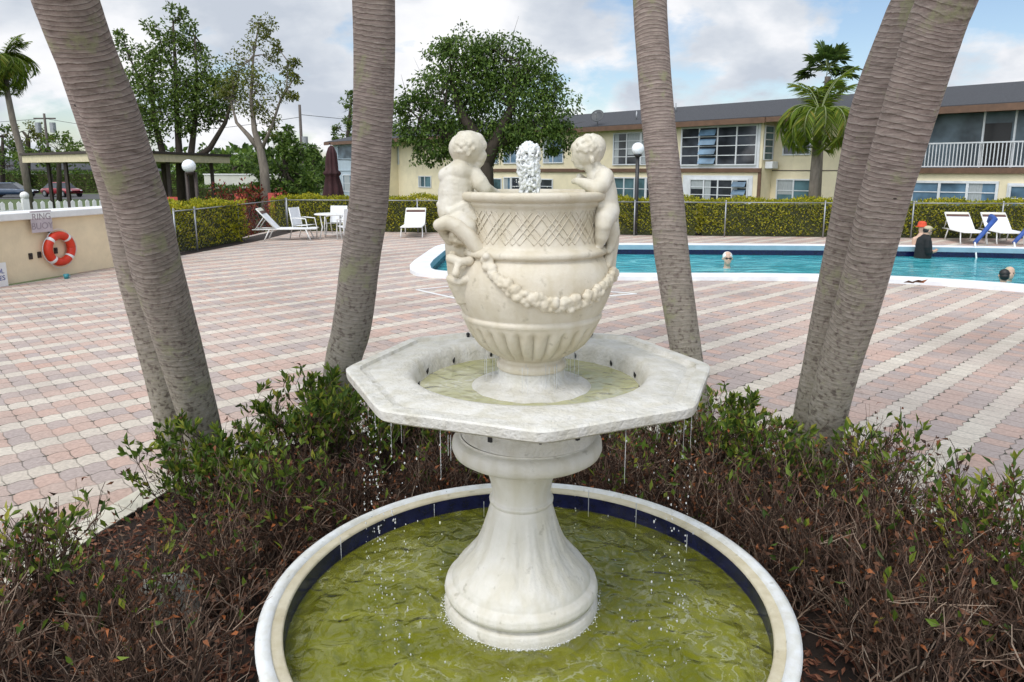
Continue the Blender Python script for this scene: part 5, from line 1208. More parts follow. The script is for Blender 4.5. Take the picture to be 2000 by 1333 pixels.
# upper porch at right: screened glass, dark doorway, railing
bbox(SR0, SR, -.9, -.86, BZ + .12, EZ - .14, 'porch_screen', 'screen')
s0, s1 = sx(1910, -.85), sx(1966, -.85); bbox(s0, s1, -.858, -.83, BZ + .14, BZ + 1.95, 'doorway', 'black')
for px in (1911, 1972, 2040): bbox(sx(px, -.2) - .035, sx(px, -.2) + .035, -.30, -.23, BZ + .12, EZ - .12, 'porch_post', 'trim')
bbox(SR0, SR, -.9, .0, BZ - .095, BZ + .10, 'porch_floor', 'brown')
rl = MB(); s = SR0 + .05
while s < SR: bm_box(rl, s - .018, s + .018, -.07, -.035, BZ + .2, BZ + 1.12); s += .135
bm_box(rl, SR0, SR, -.085, -.02, BZ + 1.12, BZ + 1.18); bm_box(rl, SR0, SR, -.08, -.025, BZ + .15, BZ + .20); rl.build('railing', 'trim', bd)
# left end and centre windows
window(662, 738, BZ + 1.05, BZ + 2.25, .0, 2, 1, 'screen', 'bluewall'); window(670, 700, L0 - .2, L1 + .05, .0, 1, 2, 'glassblue'); window(708, 738, L0 - .2, L1 + .05, .0, 1, 4, 'glassblue')
window(758, 780, BZ + .55, BZ + 2.2, RT, 1, 1, 'glassteal'); window(818, 842, L0 + .35, L1 + .0, RT, 2, 1, 'glassteal')
window(944, 974, U0 + .2, U1 - .1, .0, 2, 2, 'glassblue'); window(984, 1012, U0 + .2, U1 - .1, .0, 2, 2, 'glassblue'); window(1062, 1100, U0 + .2, U1 - .1, .0, 2, 2, 'glassblue')
window(950, 980, L0 + .1, L1 - .1, .0, 1, 1, 'glassteal'); window(985, 998, L0 - .1, L1, .0, 1, 1, 'glassblue', 'white'); window(1000, 1018, L0, L1, .0, 1, 2); window(1056, 1080, L0 + .2, L1 - .1, .0, 1, 2)
for px in (1166,): bbox(sx(px) - .02, sx(px) + .02, .002, .03, GZ, EZ - .1, 'downpipe', 'palewall')
for px, tt_ in ((1240, -.9), (1315, -2.8), (1700, -3.4)):
    c = fp(sx(px, tt_), tt_, EZ + .12 + (.55 - tt_) * .247); m = MB(); m.tube([c - Vector((0, 0, .1)), c + Vector((0, 0, .5))], .045, 8); m.build('vent_pipe', 'grey', bd, smooth=True)
c = fp(sx(1165, .3), .3, EZ + .25); dsh = thing('satellite_dish', c, 'dark satellite dish on the eave of the cream building', 'dish')
m = MB(); nrm = Vector((-.35, -.8, .5)).normalized(); q = nrm.to_track_quat('Z', 'Y').to_matrix()
pr = [(.02, 0), (.16, .015), (.30, .05), (.42, .10), (.42, .112), (.30, .06), (.16, .025), (.02, .01)]
vs = []; kk = 28
for r_, z_ in pr:
    for j in range(kk): vs.append(c + Vector((0, 0, .45)) + q @ Vector((r_ * math.cos(6.2832 * j / kk), r_ * math.sin(6.2832 * j / kk), z_)))
m.add(vs, [(i * kk + j, i * kk + (j + 1) % kk, (i + 1) * kk + (j + 1) % kk, (i + 1) * kk + j) for i in range(len(pr) - 1) for j in range(kk)]); M['dish'] = surf('dark_dish', (.05, .055, .06), .5, .2); m.build('reflector', 'dish', dsh, smooth=True)
m = MB(); m.tube([c - Vector((0, 0, .15)), c + Vector((0, 0, .3)), c + Vector((0, 0, .45)) - nrm * .02], .025, 8); m.build('mast', 'grey', dsh, smooth=True)
m = MB(); m.tube([c + Vector((0, 0, .10)) + nrm * .1, c + Vector((0, 0, .40)) + nrm * .45], .012, 6); m.box(c + Vector((0, 0, .42)) + nrm * .46, (.08, .08, .06)); m.build('feed_arm', 'grey', dsh)

# ------------------------------------------------------------------ shelter, cars and far houses at left
a = thing('shelter', (-14.8, 30, GZ), 'open shelter with a flat brown-edged roof on dark posts, behind the left palms', 'shelter')
P4 = [Vector((-14.8, 28, 0)), Vector((-22.8, 34, 0)), Vector((-22.0, 42.5, 0)), Vector((-14.1, 36.5, 0))]
m = MB(); m.hexa([(p.x, p.y, 2.36) for p in P4[::-1]] + [(p.x, p.y, 2.68) for p in P4[::-1]]); M['fasciatan'] = surf('tan_fascia', (.62, .54, .36), .7, .15); m.build('fascia', 'fasciatan', a)
cq = sum((p for p in P4), Vector()) / 4; m = MB(); Q4 = [cq + (p - cq) * 1.02 for p in P4]; m.hexa([(p.x, p.y, 2.683) for p in Q4[::-1]] + [(p.x, p.y, 2.79) for p in Q4[::-1]]); m.build('roof', 'darkbrown', a)
for i in range(4):
    for f_ in (.12, .62):
        p = (cq + (P4[i].lerp(P4[(i + 1) % 4], f_) - cq) * .9); m = MB(); m.box((p.x, p.y, (GZ + 2.36) / 2), (.13, .13, 2.36 - GZ)); m.build('post', 'darkbrown', a)
def car(x, y, rz, mat, label):
    t = thing('parked_car', (x, y, GZ + .02), label, 'car', 'cars parked beyond the lawn', rz)
    def B(name, mt, m, par=None, **k): return m.build(name, mt, par or t, local=True, **k)
    sec = [(-2.2, .42, .62, .70), (-2.1, .34, .80, .82), (-1.5, .30, .90, .88), (-.9, .30, .92, .90), (.6, .30, .90, .90), (1.5, .30, .82, .88), (2.05, .34, .70, .80), (2.2, .42, .58, .66)]
    m = MB(); vs = []
    for x_, zb, zt, w in sec: vs += [(x_, -w * .9, zb), (x_, -w, zb + .15), (x_, -w, zt - .12), (x_, -w * .82, zt), (x_, w * .82, zt), (x_, w, zt - .12), (x_, w, zb + .15), (x_, w * .9, zb)]
    m.add(vs, [(i * 8 + j, (i + 1) * 8 + j, (i + 1) * 8 + (j + 1) % 8, i * 8 + (j + 1) % 8) for i in range(7) for j in range(8)] + [tuple(range(8)), tuple(range(63, 55, -1))]); B('body', mat, m, smooth=True, bevel=.03)
    m = MB(); vs = []
    for x_, z, w in ((-1.75, .86, .80), (-1.05, 1.38, .62), (-.2, 1.46, .64), (.45, 1.40, .63), (1.15, .88, .80)): vs += [(x_, -w, z - .0), (x_, w, z)]
    base = [(-1.75, -.80, .84), (-1.75, .80, .84), (1.15, -.80, .84), (1.15, .80, .84)]
    m.add([(-1.75, -.8, .84), (-1.75, .8, .84), (-1.05, -.64, 1.36), (-1.05, .64, 1.36), (.45, -.64, 1.38), (.45, .64, 1.38), (1.15, -.8, .84), (1.15, .8, .84)], [(0, 1, 3, 2), (4, 5, 7, 6), (0, 2, 4, 6), (1, 7, 5, 3), (0, 6, 7, 1), (2, 3, 5, 4)]); B('windows', 'glassdark', m, bevel=.03)
    m = MB(); m.hexa([(-1.08, -.63, 1.355), (.48, -.63, 1.375), (.48, .63, 1.375), (-1.08, .63, 1.355), (-.95, -.56, 1.44), (.3, -.56, 1.455), (.3, .56, 1.455), (-.95, .56, 1.44)]); B('roof', mat, m, bevel=.03)
    for x_ in (-1.35, 1.4):
        for s in (-1, 1):
            m = MB(); m.tube([(x_, s * .70, .33), (x_, s * .91, .33)], .33, 20); w = B('wheel', 'rubber', m); m = MB(); m.tube([(x_, s * .90, .33), (x_, s * .925, .33)], .20, 14); B('rim', 'grey', m, w)
    for s in (-1, 1):
        m = MB(); m.ball((2.12, s * .55, .60), .14, 10, 8, (.6, 1, .6)); B('headlight', 'globe', m, smooth=True); m = MB(); m.ball((-2.13, s * .55, .68), .12, 10, 8, (.5, 1, .7)); B('tail_light', 'redpaint', m, smooth=True)
    return t
a = at(22, 380, 70); car(a.x, 70, R(12), 'carblue', 'dark blue car with a pale windscreen, at the far left edge')
a = at(97, 383, 70); car(a.x, 72, R(-25), 'carred', 'dark red car seen between the left palm and the shelter posts')
def house(x, y, w, d, h, rz, label):
    t = thing('house', (x, y, GZ), label, 'house', 'far houses behind the parking', rz)
    m = MB(); m.box((0, 0, h / 2), (w, d, h)); m.build('wall', 'housewall', t, local=True)
    m = MB(); m.add([(-w / 2 - .5, -d / 2 - .5, h), (w / 2 + .5, -d / 2 - .5, h), (w / 2 + .5, d / 2 + .5, h), (-w / 2 - .5, d / 2 + .5, h), (-w / 2 + d / 2, 0, h + 1.4), (w / 2 - d / 2, 0, h + 1.4)], [(0, 1, 5, 4), (1, 2, 5), (2, 3, 4, 5), (3, 0, 4), (0, 3, 2, 1)]); m.build('roof', 'rooftile', t, local=True)
    for k in (-.3, .05, .32):
        m = MB(); m.box((w * k, -d / 2 - .02, 1.4), (1.3, .05, 1.1)); f = m.build('window', 'white', t, local=True); m = MB(); m.box((w * k, -d / 2 - .05, 1.4), (1.1, .03, .9)); m.build('pane', 'glassdark', f, local=True)
a = at(30, 330, 98); house(a.x, 98, 20, 9, 2.7, 0, 'low pale house with a grey roof behind the blue car')
a = at(190, 340, 104); house(a.x, 104, 16, 9, 2.5, .1, 'low pale house half hidden behind the shelter')
lw = thing('garden_wall', (at(480, 355, 50).x, 50, GZ), 'low cream wall seen under the shelter roof', 'wall')
m = MB(); m.box((at(480, 355, 50).x, 50, .55), (5.6, .2, 2.3)); m.build('wall', 'palewall', lw); m = MB(); m.box((at(480, 355, 50).x, 50, 1.74), (5.7, .3, .08)); m.build('coping', 'white', lw)
hedge((-66, 86), (-26, 84), 2.2, 2.3, 'dark far hedge behind the parked cars', 'treeleaf', GZ, 26, .3, 41, 'far hedges at left')
hedge((-24, 47), (-15.5, 46), 1.6, 1.6, 'dark hedge behind the shelter', 'treeleaf', GZ, 60, .18, 42, 'far hedges at left')
hedge((-14.2, 40), (-11.8, 40), 1.5, 1.9, 'rounded dark hedge beside the grey forked tree', 'treeleaf', GZ, 80, .16, 43, 'far hedges at left')
# red flowering shrubs and red chairs behind the left hedge
def bush(x, y, z, rx, rz_, n, mat, label, seed, leaf=.10, name='bush', group=None, cat='bush', stem='darkbark'):
    g = np.random.default_rng(seed); t = thing(name, (x, y, z), label, cat, group)
    d = g.normal(size=(n, 3)); d /= np.linalg.norm(d, axis=1, keepdims=True); d[:, 2] = np.abs(d[:, 2]) * 1.0
    lump = 1 + .18 * np.sin(d[:, 0] * 5 + seed) + .14 * np.sin(d[:, 1] * 7 + 2 * seed) + .12 * np.sin(d[:, 2] * 9)
    r = g.uniform(.55, 1.0, n) ** .5 * lump
    P = np.stack([x + d[:, 0] * r * rx, y + d[:, 1] * r * rx, z + .12 + d[:, 2] * r * rz_], 1); m = MB(); m.quads(leaves(P, d * .6 + g.normal(size=(n, 3)) * .7, leaf, leaf * .5, g)); m.build('foliage', mat, t)
    s = MB()
    for k in range(7): a = g.uniform(0, 6.28); s.tube([(x, y, z - .05), (x + .3 * rx * math.cos(a), y + .3 * rx * math.sin(a), z + rz_ * .45), (x + .6 * rx * math.cos(a), y + .6 * rx * math.sin(a), z + rz_ * .8)], [.03 * rz_, .02 * rz_, .008 * rz_], 5)
    s.build('stems', stem, t); return t
for sd, (px, Y, rx, h, lb) in enumerate(((470, 24.5, .55, 1.75, 'tall red-leaved croton at the fence corner'), (425, 26.5, .9, 1.6, 'red croton bush left of the fence corner'), (505, 26.5, .8, 1.6, 'red croton bush right of the fence corner'), (555, 28.5, .7, 1.45, 'small reddish bush near the grey forked tree'))):
    a = at(px, 400, Y); bush(a.x, Y, GZ, rx, h, 900, 'redleaf', lb, sd, .13, group='red crotons beyond the hedge')
def rchair(x, y, rz, label):
    t = thing('garden_chair', (x, y, GZ), label, 'chair', 'red garden chairs beyond the hedge', rz)
    def B(n_, m): return m.build(n_, 'redpaint', t, local=True)
    m = MB(); m.box((0, 0, .85), (.6, .55, .05)); B('seat', m); m = MB(); m.box((0, .28, 1.25), (.6, .05, .75), 0, -.15); B('backrest', m)
    for sx_ in (-.27, .27):
        for sy in (-.24, .24): m = MB(); m.box((sx_, sy, .42), (.05, .05, .83)); B('leg', m)
        m = MB(); m.box((sx_, 0, 1.08), (.08, .6, .04)); B('armrest', m)
a = at(326, 375, 27); rchair(a.x, 27, .3, 'red garden chair just right of the left palm')
a = at(458, 375, 31); rchair(a.x, 31, -.4, 'red garden chair under the shelter eave')
a = at(535, 376, 32); rchair(a.x, 32, .2, 'red garden chair beside the grey forked trunk')
# utility poles and wires
def pole(px, py, Y, label, arm=True):
    a = at(px, py, Y); t = thing('utility_pole', (a.x, Y, GZ), label, 'utility pole', 'utility poles with wires')
    m = MB(); m.tube([(a.x, Y, GZ), (a.x, Y, a.z)], [.16, .11], 10); m.build('pole', 'wood', t, smooth=True)
    if arm:
        m = MB(); m.box((a.x, Y, a.z - .5), (2.2, .12, .14)); m.build('crossarm', 'wood', t)
        for s in (-1, 1): m = MB(); m.tube([(a.x + s * .75, Y, a.z - 1.9), (a.x + s * .75, Y, a.z - .9)], .28, 12); m.build('transformer', 'grey', t)
    else:
        m = MB(); m.tube([(a.x + .3, Y, a.z - 3.6), (a.x + .3, Y, a.z - 2.6)], .26, 12); m.build('transformer', 'grey', t)
    return Vector((a.x, Y, a.z))
p1 = pole(86, 222, 75, 'utility pole with twin transformers behind the left palms'); p2 = pole(585, 205, 62, 'tall utility pole left of the upright grey palm', False)
for k, (A_, B_, lb) in enumerate(((Vector((-110, 82, p1.z - .6)), p1 - Vector((0, 0, .5)), 'power wire left of the twin-transformer pole'), (p1 - Vector((0, 0, .5)), p2 - Vector((0, 0, 1.0)), 'power wire between the two utility poles'), (p2 - Vector((0, 0, .8)), Vector((20, 80, p2.z)), 'upper power wire right of the tall pole'), (p2 - Vector((0, 0, 4.2)), Vector((20, 80, p2.z - 4)), 'lower power wire right of the tall pole'))):
    m = MB(); m.tube([A_.lerp(B_, i / 12) - Vector((0, 0, 1.2 * math.sin(math.pi * i / 12))) for i in range(13)], .022, 5); tag(m.build('power_wire', 'black'), lb, 'power wire', 'power wires')
# ------------------------------------------------------------------ trees
def tree(name, label, Y, base_px, blobs, limbs, mat, bark, seed, per=420, leaf=.26, dy=1.0, cat='tree', group=None, clus=.42, z0=GZ, hang=.25):
    """crown of leaf clumps: blobs are (photo x, photo y, radius in photo pixels, depth shift in metres)"""
    g = np.random.default_rng(seed); b = at(base_px, 380, Y); t = thing(name, (b.x, Y, z0), label, cat, group)
    V_ = []
    cents = []
    for q in blobs:
        x, y, r = q[:3]; dz = q[3] if len(q) > 3 else g.uniform(-.5, .5) * r / F * Y * dy * 1.2
        c = at(x, y, Y + dz); R_ = r / F * Y; cents.append((c, R_))
        ncl = max(4, int(per / 40 * (r / 45) ** 2))
        for k in range(ncl):
            d = g.normal(size=3); d /= np.linalg.norm(d); rr = R_ * g.uniform(.25, 1.05) ** .6
            cc = np.array([c.x, c.y, c.z]) + d * rr * np.array([1, dy, .92]); cr = R_ * clus * g.uniform(.55, 1.2); n = int(44 * g.uniform(.5, 1.4))
            e = g.normal(size=(n, 3)); e /= np.linalg.norm(e, axis=1, keepdims=True); P = cc + e * cr * (g.uniform(.2, 1, n) ** .5)[:, None] * np.array([1, 1, .7])
            D = e * .6 + g.normal(size=(n, 3)) * .6; D[:, 2] -= hang; V_.append(leaves(P, D, leaf, leaf * .5, g))
    m = MB(); m.quads(np.concatenate(V_)); m.build('crown', mat, t)
    m = MB()
    for lb in limbs:
        pts = [at(x, y, Y + (q[0] if q else 0)) for x, y, _, *q in lb]; rad = [w / F * Y / 2 for _, _, w, *q in lb]
        if lb[0][1] >= 380: pts[0].z = z0 - .05
        m.tube(pts, rad, 8)
    # twigs reaching into the clumps
    ends = [at(x, y, Y + (q[0] if q else 0)) for lb in limbs for x, y, _, *q in lb[1:]]
    if ends:
        for c, R_ in cents:
            e = min(ends, key=lambda p: (p - c).length)
            mid = e.lerp(c, .5) + Vector(g.normal(0, .15 * R_, 3)); m.tube([e, mid, c + Vector(g.normal(0, .2 * R_, 3))], [.05 * R_ + .02, .035 * R_ + .012, .012], 5, cap=False)
            for k in range(4): m.tube([mid, c + Vector(g.normal(0, .35 * R_, 3)), c + Vector(g.normal(0, .55 * R_, 3))], [.02 * R_ + .01, .012 * R_ + .006, .004], 4, cap=False)
    m.build('trunk', bark, t, smooth=True)
    return t
tree('shade_tree', 'big dense dark green shade tree behind the fountain jet', 37, 945,
     [(880, 120, 48), (925, 105, 52), (985, 120, 58), (1035, 150, 55), (1075, 205, 48), (1100, 262, 34), (865, 190, 55), (925, 185, 66), (1000, 200, 70), (1058, 245, 52), (812, 215, 42), (792, 262, 36), (848, 268, 46), (905, 262, 48), (975, 268, 46), (1092, 292, 24), (828, 296, 30), (955, 85, 25), (880, 82, 22), (1020, 270, 40), (868, 300, 26), (930, 155, 50), (790, 205, 26), (1078, 168, 26)],
     [[(948, 385, 40), (945, 330, 36), (935, 280, 30), (900, 220, 18), (880, 150, 9)], [(945, 330, 30), (970, 270, 24), (1000, 210, 15), (1010, 140, 7)], [(935, 290, 22), (870, 260, 14), (820, 235, 8)], [(960, 290, 20), (1030, 250, 14), (1080, 220, 7)]], 'treeleaf', 'darkbark', 51, per=1050, leaf=.20, clus=.50, hang=.8, dy=.65)
tree('branchy_tree', 'tall multi-stemmed tree with tufted leaves right of the thick left palm', 36, 345,
     [(250, 95, 20), (238, 70, 12), (300, 120, 30), (345, 30, 18), (340, 70, 26), (300, 60, 16), (318, 100, 26), (300, 180, 40), (355, 165, 38), (378, 60, 14), (382, 105, 22), (400, 140, 26), (425, 185, 38), (340, 215, 42), (268, 150, 26), (285, 245, 36), (395, 205, 34), (372, 245, 24), (445, 165, 24), (415, 230, 24), (262, 210, 30)],
     [[(330, 385, 16), (318, 300, 13), (300, 230, 10), (296, 160, 7), (305, 90, 4)], [(352, 385, 18), (350, 300, 14), (345, 220, 10), (342, 120, 7), (338, 40, 3)], [(378, 385, 18), (372, 310, 14), (382, 230, 9), (385, 150, 6), (380, 70, 3)], [(370, 320, 14), (410, 290, 11), (440, 240, 8), (455, 190, 4)], [(300, 200, 7), (270, 150, 5), (245, 95, 3)], [(345, 150, 6), (320, 100, 4), (305, 60, 2)]], 'lightleaf', 'darkbark', 52, per=1400, leaf=.19, clus=.85)
tree('forked_tree', 'sparse tree with a pale grey forked trunk, between the left palms', 33, 518,
     [(505, 45, 18), (520, 60, 14), (492, 85, 22), (470, 135, 32), (495, 170, 32), (528, 110, 15), (560, 135, 14), (583, 150, 10), (545, 180, 18), (512, 215, 24), (446, 185, 28), (568, 190, 10), (470, 200, 26), (530, 245, 16), (455, 150, 20), (540, 90, 9), (575, 120, 8)],
     [[(520, 390, 22), (516, 330, 18), (508, 290, 15), (497, 255, 11), (490, 190, 7), (495, 110, 4), (506, 45, 2)], [(508, 295, 12), (485, 265, 9), (462, 240, 6), (450, 195, 3)], [(512, 290, 8), (530, 250, 6), (548, 195, 4), (580, 145, 2)], [(540, 215, 4), (560, 170, 3), (562, 120, 1.5)]], 'oliveleaf', 'bark', 53, per=850, leaf=.15, clus=.95)
tree('bushy_tree', 'dense dark bushy tree right of the grey forked trunk', 38, 560,
     [(545, 285, 34), (572, 315, 36), (540, 335, 44), (595, 345, 34), (575, 372, 36), (530, 375, 36), (555, 260, 20)], [[(560, 388, 14), (558, 330, 9), (550, 285, 5)]], 'treeleaf', 'darkbark', 54, per=800, leaf=.26)
for i, (nm, lb, Y, bx, bl, mt) in enumerate((
    ('round_tree', 'small dark tree just left of the maroon umbrella', 46, 613, [(612, 300, 22), (618, 320, 22), (600, 345, 30), (625, 370, 28), (610, 290, 14)], 'treeleaf'),
    ('round_tree', 'mid-green tree seen under the branchy tree, right of the shelter roof', 52, 462, [(455, 330, 30), (480, 318, 28), (500, 345, 30), (465, 360, 34), (440, 350, 28), (500, 312, 20)], 'treeleaf'),
    ('round_tree', 'dark rounded tree behind the shelter roof', 58, 415, [(405, 310, 30), (430, 318, 24), (385, 322, 28), (410, 340, 36), (370, 345, 32), (440, 345, 25)], 'treeleaf'),
    ('round_tree', 'bright green rounded tree above the shelter at left', 62, 115, [(80, 290, 26), (110, 282, 28), (140, 292, 26), (95, 310, 30), (130, 312, 30), (60, 310, 24)], 'lightleaf'),
    ('round_tree', 'olive-brown tree beside the twin-transformer pole', 84, 55, [(45, 258, 22), (65, 252, 20), (82, 268, 18), (40, 280, 24), (100, 275, 14)], 'oliveleaf'),
    ('round_tree', 'dark tree at the far left edge behind the leaning palm', 76, 5, [(5, 265, 24), (-15, 290, 34), (20, 290, 24), (10, 315, 30), (30, 330, 24)], 'treeleaf'),
    ('column_tree', 'dense columnar green tree rising over the left end of the building', 88, 680, [(686, 196, 17), (684, 212, 20), (680, 228, 20), (684, 250, 20), (682, 270, 20), (690, 186, 12), (658, 250, 8), (658, 266, 9)], 'lightleaf'),
    ('round_tree', 'low dark tree above the far hedge, behind the shelter posts', 88, 230, [(200, 318, 24), (235, 312, 26), (265, 320, 24)], 'treeleaf'))):
    x0 = bx; ymax = max(q[1] for q in bl); tree(nm, lb, Y, bx, bl, [[(bx, 385, 10), (bx, ymax - 10, 8), (bl[0][0], bl[0][1], 4)]], mt, 'darkbark', 60 + i, per=520, leaf=.34 if Y > 55 else .28)
# a distant belt of trees closes the horizon: one mass nobody could count
bel = MB(); g = np.random.default_rng(77); V_ = []
for k in range(330):
    x = g.uniform(-190, 190); Y = g.uniform(125, 160); h = g.uniform(3.5, 7.0); n = 70
    e = g.normal(size=(n, 3)); e /= np.linalg.norm(e, axis=1, keepdims=True); P = np.array([x, Y, GZ + h * .55]) + e * np.array([4.2, 3.0, h * .5]) * (g.uniform(.4, 1, n) ** .5)[:, None]; V_.append(leaves(P, e + g.normal(size=(n, 3)) * .6, 1.5, 1.0, g))
bel.quads(np.concatenate(V_)); tag(bel.build('far_trees', 'treeleaf'), kind='stuff')

# ------------------------------------------------------------------ far palms
def feather_palm(label, Y, trunk, crown_px, n, ln, seed, up_bias=0, mat='palmleaf', leaf=.5, droop=1.5, elr=(-.2, .9), az_bias=None):
    b = at(trunk[0][0], trunk[0][1], Y); t = thing('palm_tree', (b.x, Y, GZ), label, 'palm tree', 'palms standing beyond the hedge'); pts = [at(x, y, Y) for x, y, w in trunk]; pts[0].z = GZ - .05
    m = MB(); m.tube(pts, [w / F * Y / 2 for _, _, w in trunk], 14); m.build('trunk', 'bark', t, smooth=True)
    g = np.random.default_rng(seed); c = at(crown_px[0], crown_px[1], Y); fr, st = MB(), MB()
    for k in range(n):
        az = 6.2832 * (k + g.uniform(-.3, .3)) / n if az_bias is None else az_bias + g.normal(0, .9); el = g.uniform(*elr)
        if k < up_bias: el = g.uniform(1.1, 1.45)
        pth, L4 = frond(c, az, el, ln * g.uniform(.85, 1.15) * (1 if k >= up_bias else .72), g, droop if k >= up_bias else .6, 46, leaf, .065, .55); fr.quads(L4); st.tube(pth, [.03 * (1 - i / 16) + .005 for i in range(15)], 5)
    fr.build('fronds', mat, t); st.build('frond_stalks', 'lightgreen', t, smooth=True)
    return t
feather_palm('slim leaning palm with a windblown crown at the far left edge', 45, [(58, 378, 13), (42, 300, 12), (26, 240, 11), (14, 180, 10), (10, 135, 10)], (8, 122), 40, 2.9, 71, 6, 'palmleaf', .75, 2.0, (-.2, 1.2))
feather_palm('palm with long drooping yellow-green fronds in front of the cream building', 30, [(1588, 398, 20), (1591, 340, 17), (1596, 280, 16), (1599, 250, 19), (1602, 215, 10)], (1602, 228), 24, 3.3, 72, 9, 'palmleaf', .72, 2.75, (.25, 1.1))
def fan_palm(label, Y, trunk, crown, seed, n=27, L_=.80, fr=.66):
    b = at(trunk[0][0], trunk[0][1], Y); t = thing('palm_tree', (b.x, Y, GZ), label, 'palm tree', 'palms standing beyond the hedge'); pts = [at(x, y, Y) for x, y, w in trunk]; pts[0].z = GZ - .05
    m = MB(); m.tube(pts, [w / F * Y / 2 for _, _, w in trunk], 14); m.build('trunk', 'bark', t, smooth=True); g = np.random.default_rng(seed); c = at(crown[0], crown[1], Y); fan, st = MB(), MB(); Q = []
    for k in range(n):
        d = Vector(g.normal(0, 1, 3)); d.z = d.z * .8 + .25; d.normalize(); tip = c + d * L_ * g.uniform(.8, 1.1); st.tube([c, c.lerp(tip, .5) + Vector((0, 0, .05)), tip], [.02, .014, .01], 5, cap=False)
        s = d.cross(Vector((0, 0, 1))).normalized(); nn = s.cross(d)
        for j in range(19):
            a = (j - 9) / 9 * 1.9; dd = (d * math.cos(a) + s * math.sin(a) + nn * .12 * g.normal()).normalized(); w = (s * math.cos(a) - d * math.sin(a)) * .075; ln = fr * (1 - .25 * abs(a) / 1.9) * g.uniform(.85, 1.1)
            mid = tip + dd * ln * .55; end = tip + dd * ln - Vector((0, 0, .16 * ln)); Q.append([list(tip), list(mid + w), list(end), list(mid - w)])
    fan.quads(np.array(Q)); fan.build('fan_leaves', 'fanleaf', t); st.build('leaf_stalks', 'lightgreen', t, smooth=True)
    return t
fan_palm('taller fan palm with a round dark crown above the roof', 32.5, [(1598, 396, 12), (1602, 300, 11), (1612, 210, 11), (1617, 150, 11)], (1616, 136), 73)

# ------------------------------------------------------------------ sky and sun
SUN_AZ, SUN_EL = R(205), R(56)          # azimuth from +Y (away from the camera) towards +X
w = bpy.data.worlds.new('World'); scene.world = w; w.use_nodes = True; nt = w.node_tree; nt.nodes.clear(); L = nt.links.new
sky = nd(nt, 'ShaderNodeTexSky', sky_type='NISHITA'); sky.sun_disc = False; sky.sun_elevation = SUN_EL; sky.sun_rotation = SUN_AZ
b1 = nd(nt, 'ShaderNodeBackground'); b1.inputs['Strength'].default_value = .15; L(sky.outputs[0], b1.inputs['Color'])
tc = nd(nt, 'ShaderNodeTexCoord'); sp = nd(nt, 'ShaderNodeSeparateXYZ'); L(tc.outputs['Generated'], sp.inputs[0])
dv = nd(nt, 'ShaderNodeMath', operation='MAXIMUM'); dv.inputs[1].default_value = 0; L(sp.outputs['Z'], dv.inputs[0])
da = nd(nt, 'ShaderNodeMath', operation='ADD'); da.inputs[1].default_value = .42; L(dv.outputs[0], da.inputs[0])
cx = nd(nt, 'ShaderNodeMath', operation='DIVIDE'); L(sp.outputs['X'], cx.inputs[0]); L(da.outputs[0], cx.inputs[1])
cy = nd(nt, 'ShaderNodeMath', operation='DIVIDE'); L(sp.outputs['Y'], cy.inputs[0]); L(da.outputs[0], cy.inputs[1])
cb = nd(nt, 'ShaderNodeCombineXYZ'); L(cx.outputs[0], cb.inputs[0]); L(cy.outputs[0], cb.inputs[1])
mpw = nd(nt, 'ShaderNodeMapping'); mpw.inputs['Location'].default_value = (7.2, 2.2, .0); L(cb.outputs[0], mpw.inputs[0])
nA = nd(nt, 'ShaderNodeTexNoise', i_Scale=2.1, i_Detail=9.0, i_Roughness=.55, i_Distortion=.15); L(mpw.outputs[0], nA.inputs['Vector'])
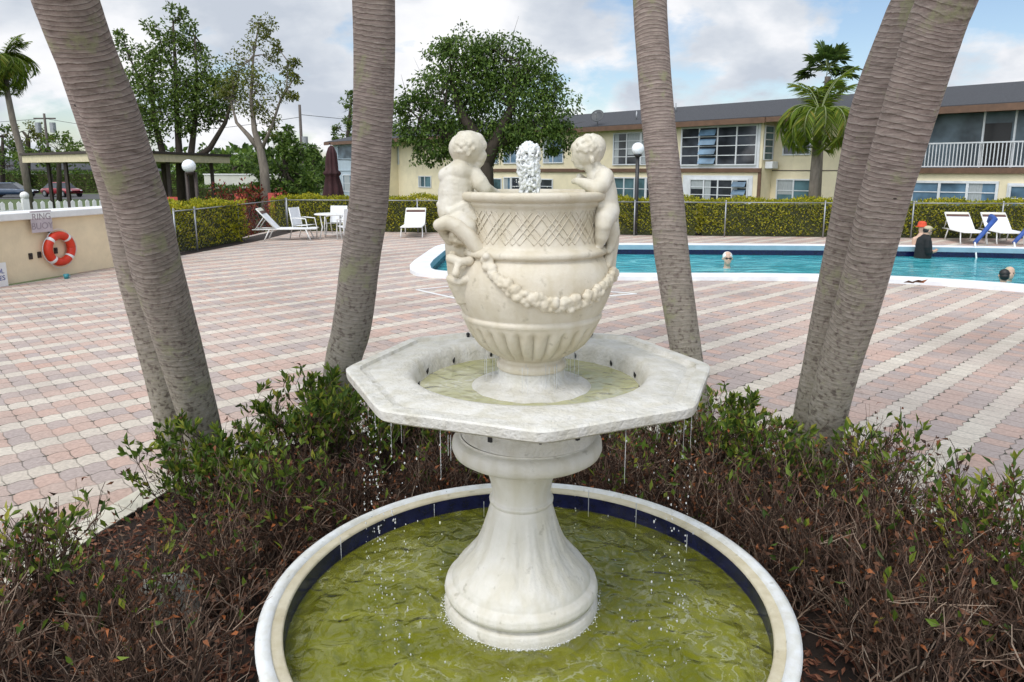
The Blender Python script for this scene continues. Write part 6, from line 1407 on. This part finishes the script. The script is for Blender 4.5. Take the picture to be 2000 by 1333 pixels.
# clearer towards the right of the view
cl_ = nd(nt, 'ShaderNodeMapRange'); cl_.inputs['From Min'].default_value = -.1; cl_.inputs['From Max'].default_value = .6; cl_.inputs['To Min'].default_value = .12; cl_.inputs['To Max'].default_value = .0; L(sp.outputs['X'], cl_.inputs['Value'])
ad = nd(nt, 'ShaderNodeMath', operation='ADD'); L(nA.outputs['Fac'], ad.inputs[0]); L(cl_.outputs[0], ad.inputs[1])
msk = ramp(nt, [(.485, (0, 0, 0)), (.56, (1, 1, 1))]); L(ad.outputs[0], msk.inputs[0])
mp2 = nd(nt, 'ShaderNodeMapping'); mp2.inputs['Location'].default_value = (7.25, 2.32, .35); L(cb.outputs[0], mp2.inputs[0])
nB = nd(nt, 'ShaderNodeTexNoise', i_Scale=2.6, i_Detail=8.0, i_Roughness=.52, i_Distortion=.15); L(mp2.outputs[0], nB.inputs['Vector'])
cc = ramp(nt, [(.40, (.54, .59, .67)), (.49, (.68, .72, .78)), (.57, (.88, .89, .92)), (.70, (1.04, 1.04, 1.04))]); L(nB.outputs['Fac'], cc.inputs[0])
b2 = nd(nt, 'ShaderNodeBackground'); L(cc.outputs[0], b2.inputs['Color'])
# cloud glow raised behind the camera, an added unseen fill for the front faces
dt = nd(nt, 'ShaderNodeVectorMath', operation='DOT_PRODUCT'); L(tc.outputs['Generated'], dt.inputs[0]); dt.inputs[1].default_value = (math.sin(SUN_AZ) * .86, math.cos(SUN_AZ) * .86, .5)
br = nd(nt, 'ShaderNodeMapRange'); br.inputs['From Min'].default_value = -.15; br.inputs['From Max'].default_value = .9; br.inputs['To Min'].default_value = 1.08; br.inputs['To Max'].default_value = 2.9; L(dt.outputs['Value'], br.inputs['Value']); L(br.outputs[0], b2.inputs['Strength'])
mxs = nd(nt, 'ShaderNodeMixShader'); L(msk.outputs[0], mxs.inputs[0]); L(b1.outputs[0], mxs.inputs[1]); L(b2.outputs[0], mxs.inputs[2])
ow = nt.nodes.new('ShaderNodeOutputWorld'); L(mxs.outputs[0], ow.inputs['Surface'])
sd = bpy.data.lights.new('sun', 'SUN'); sd.energy = 1.4; sd.angle = R(16); sd.color = (1.0, .955, .89)
so_ = bpy.data.objects.new('sun', sd); col.objects.link(so_)
dvec = Vector((math.sin(SUN_AZ) * math.cos(SUN_EL), math.cos(SUN_AZ) * math.cos(SUN_EL), math.sin(SUN_EL)))
so_.rotation_euler = dvec.to_track_quat('Z', 'Y').to_euler(); so_.location = (20, 10, 30)
scene.view_settings.view_transform = 'Standard'; scene.view_settings.look = 'None'; scene.view_settings.exposure = 0; scene.view_settings.gamma = 1
scene.view_settings.use_curve_mapping = False
scene.cycles.max_bounces = 8; scene.cycles.transparent_max_bounces = 8; scene.cycles.caustics_reflective = False; scene.cycles.caustics_refractive = False
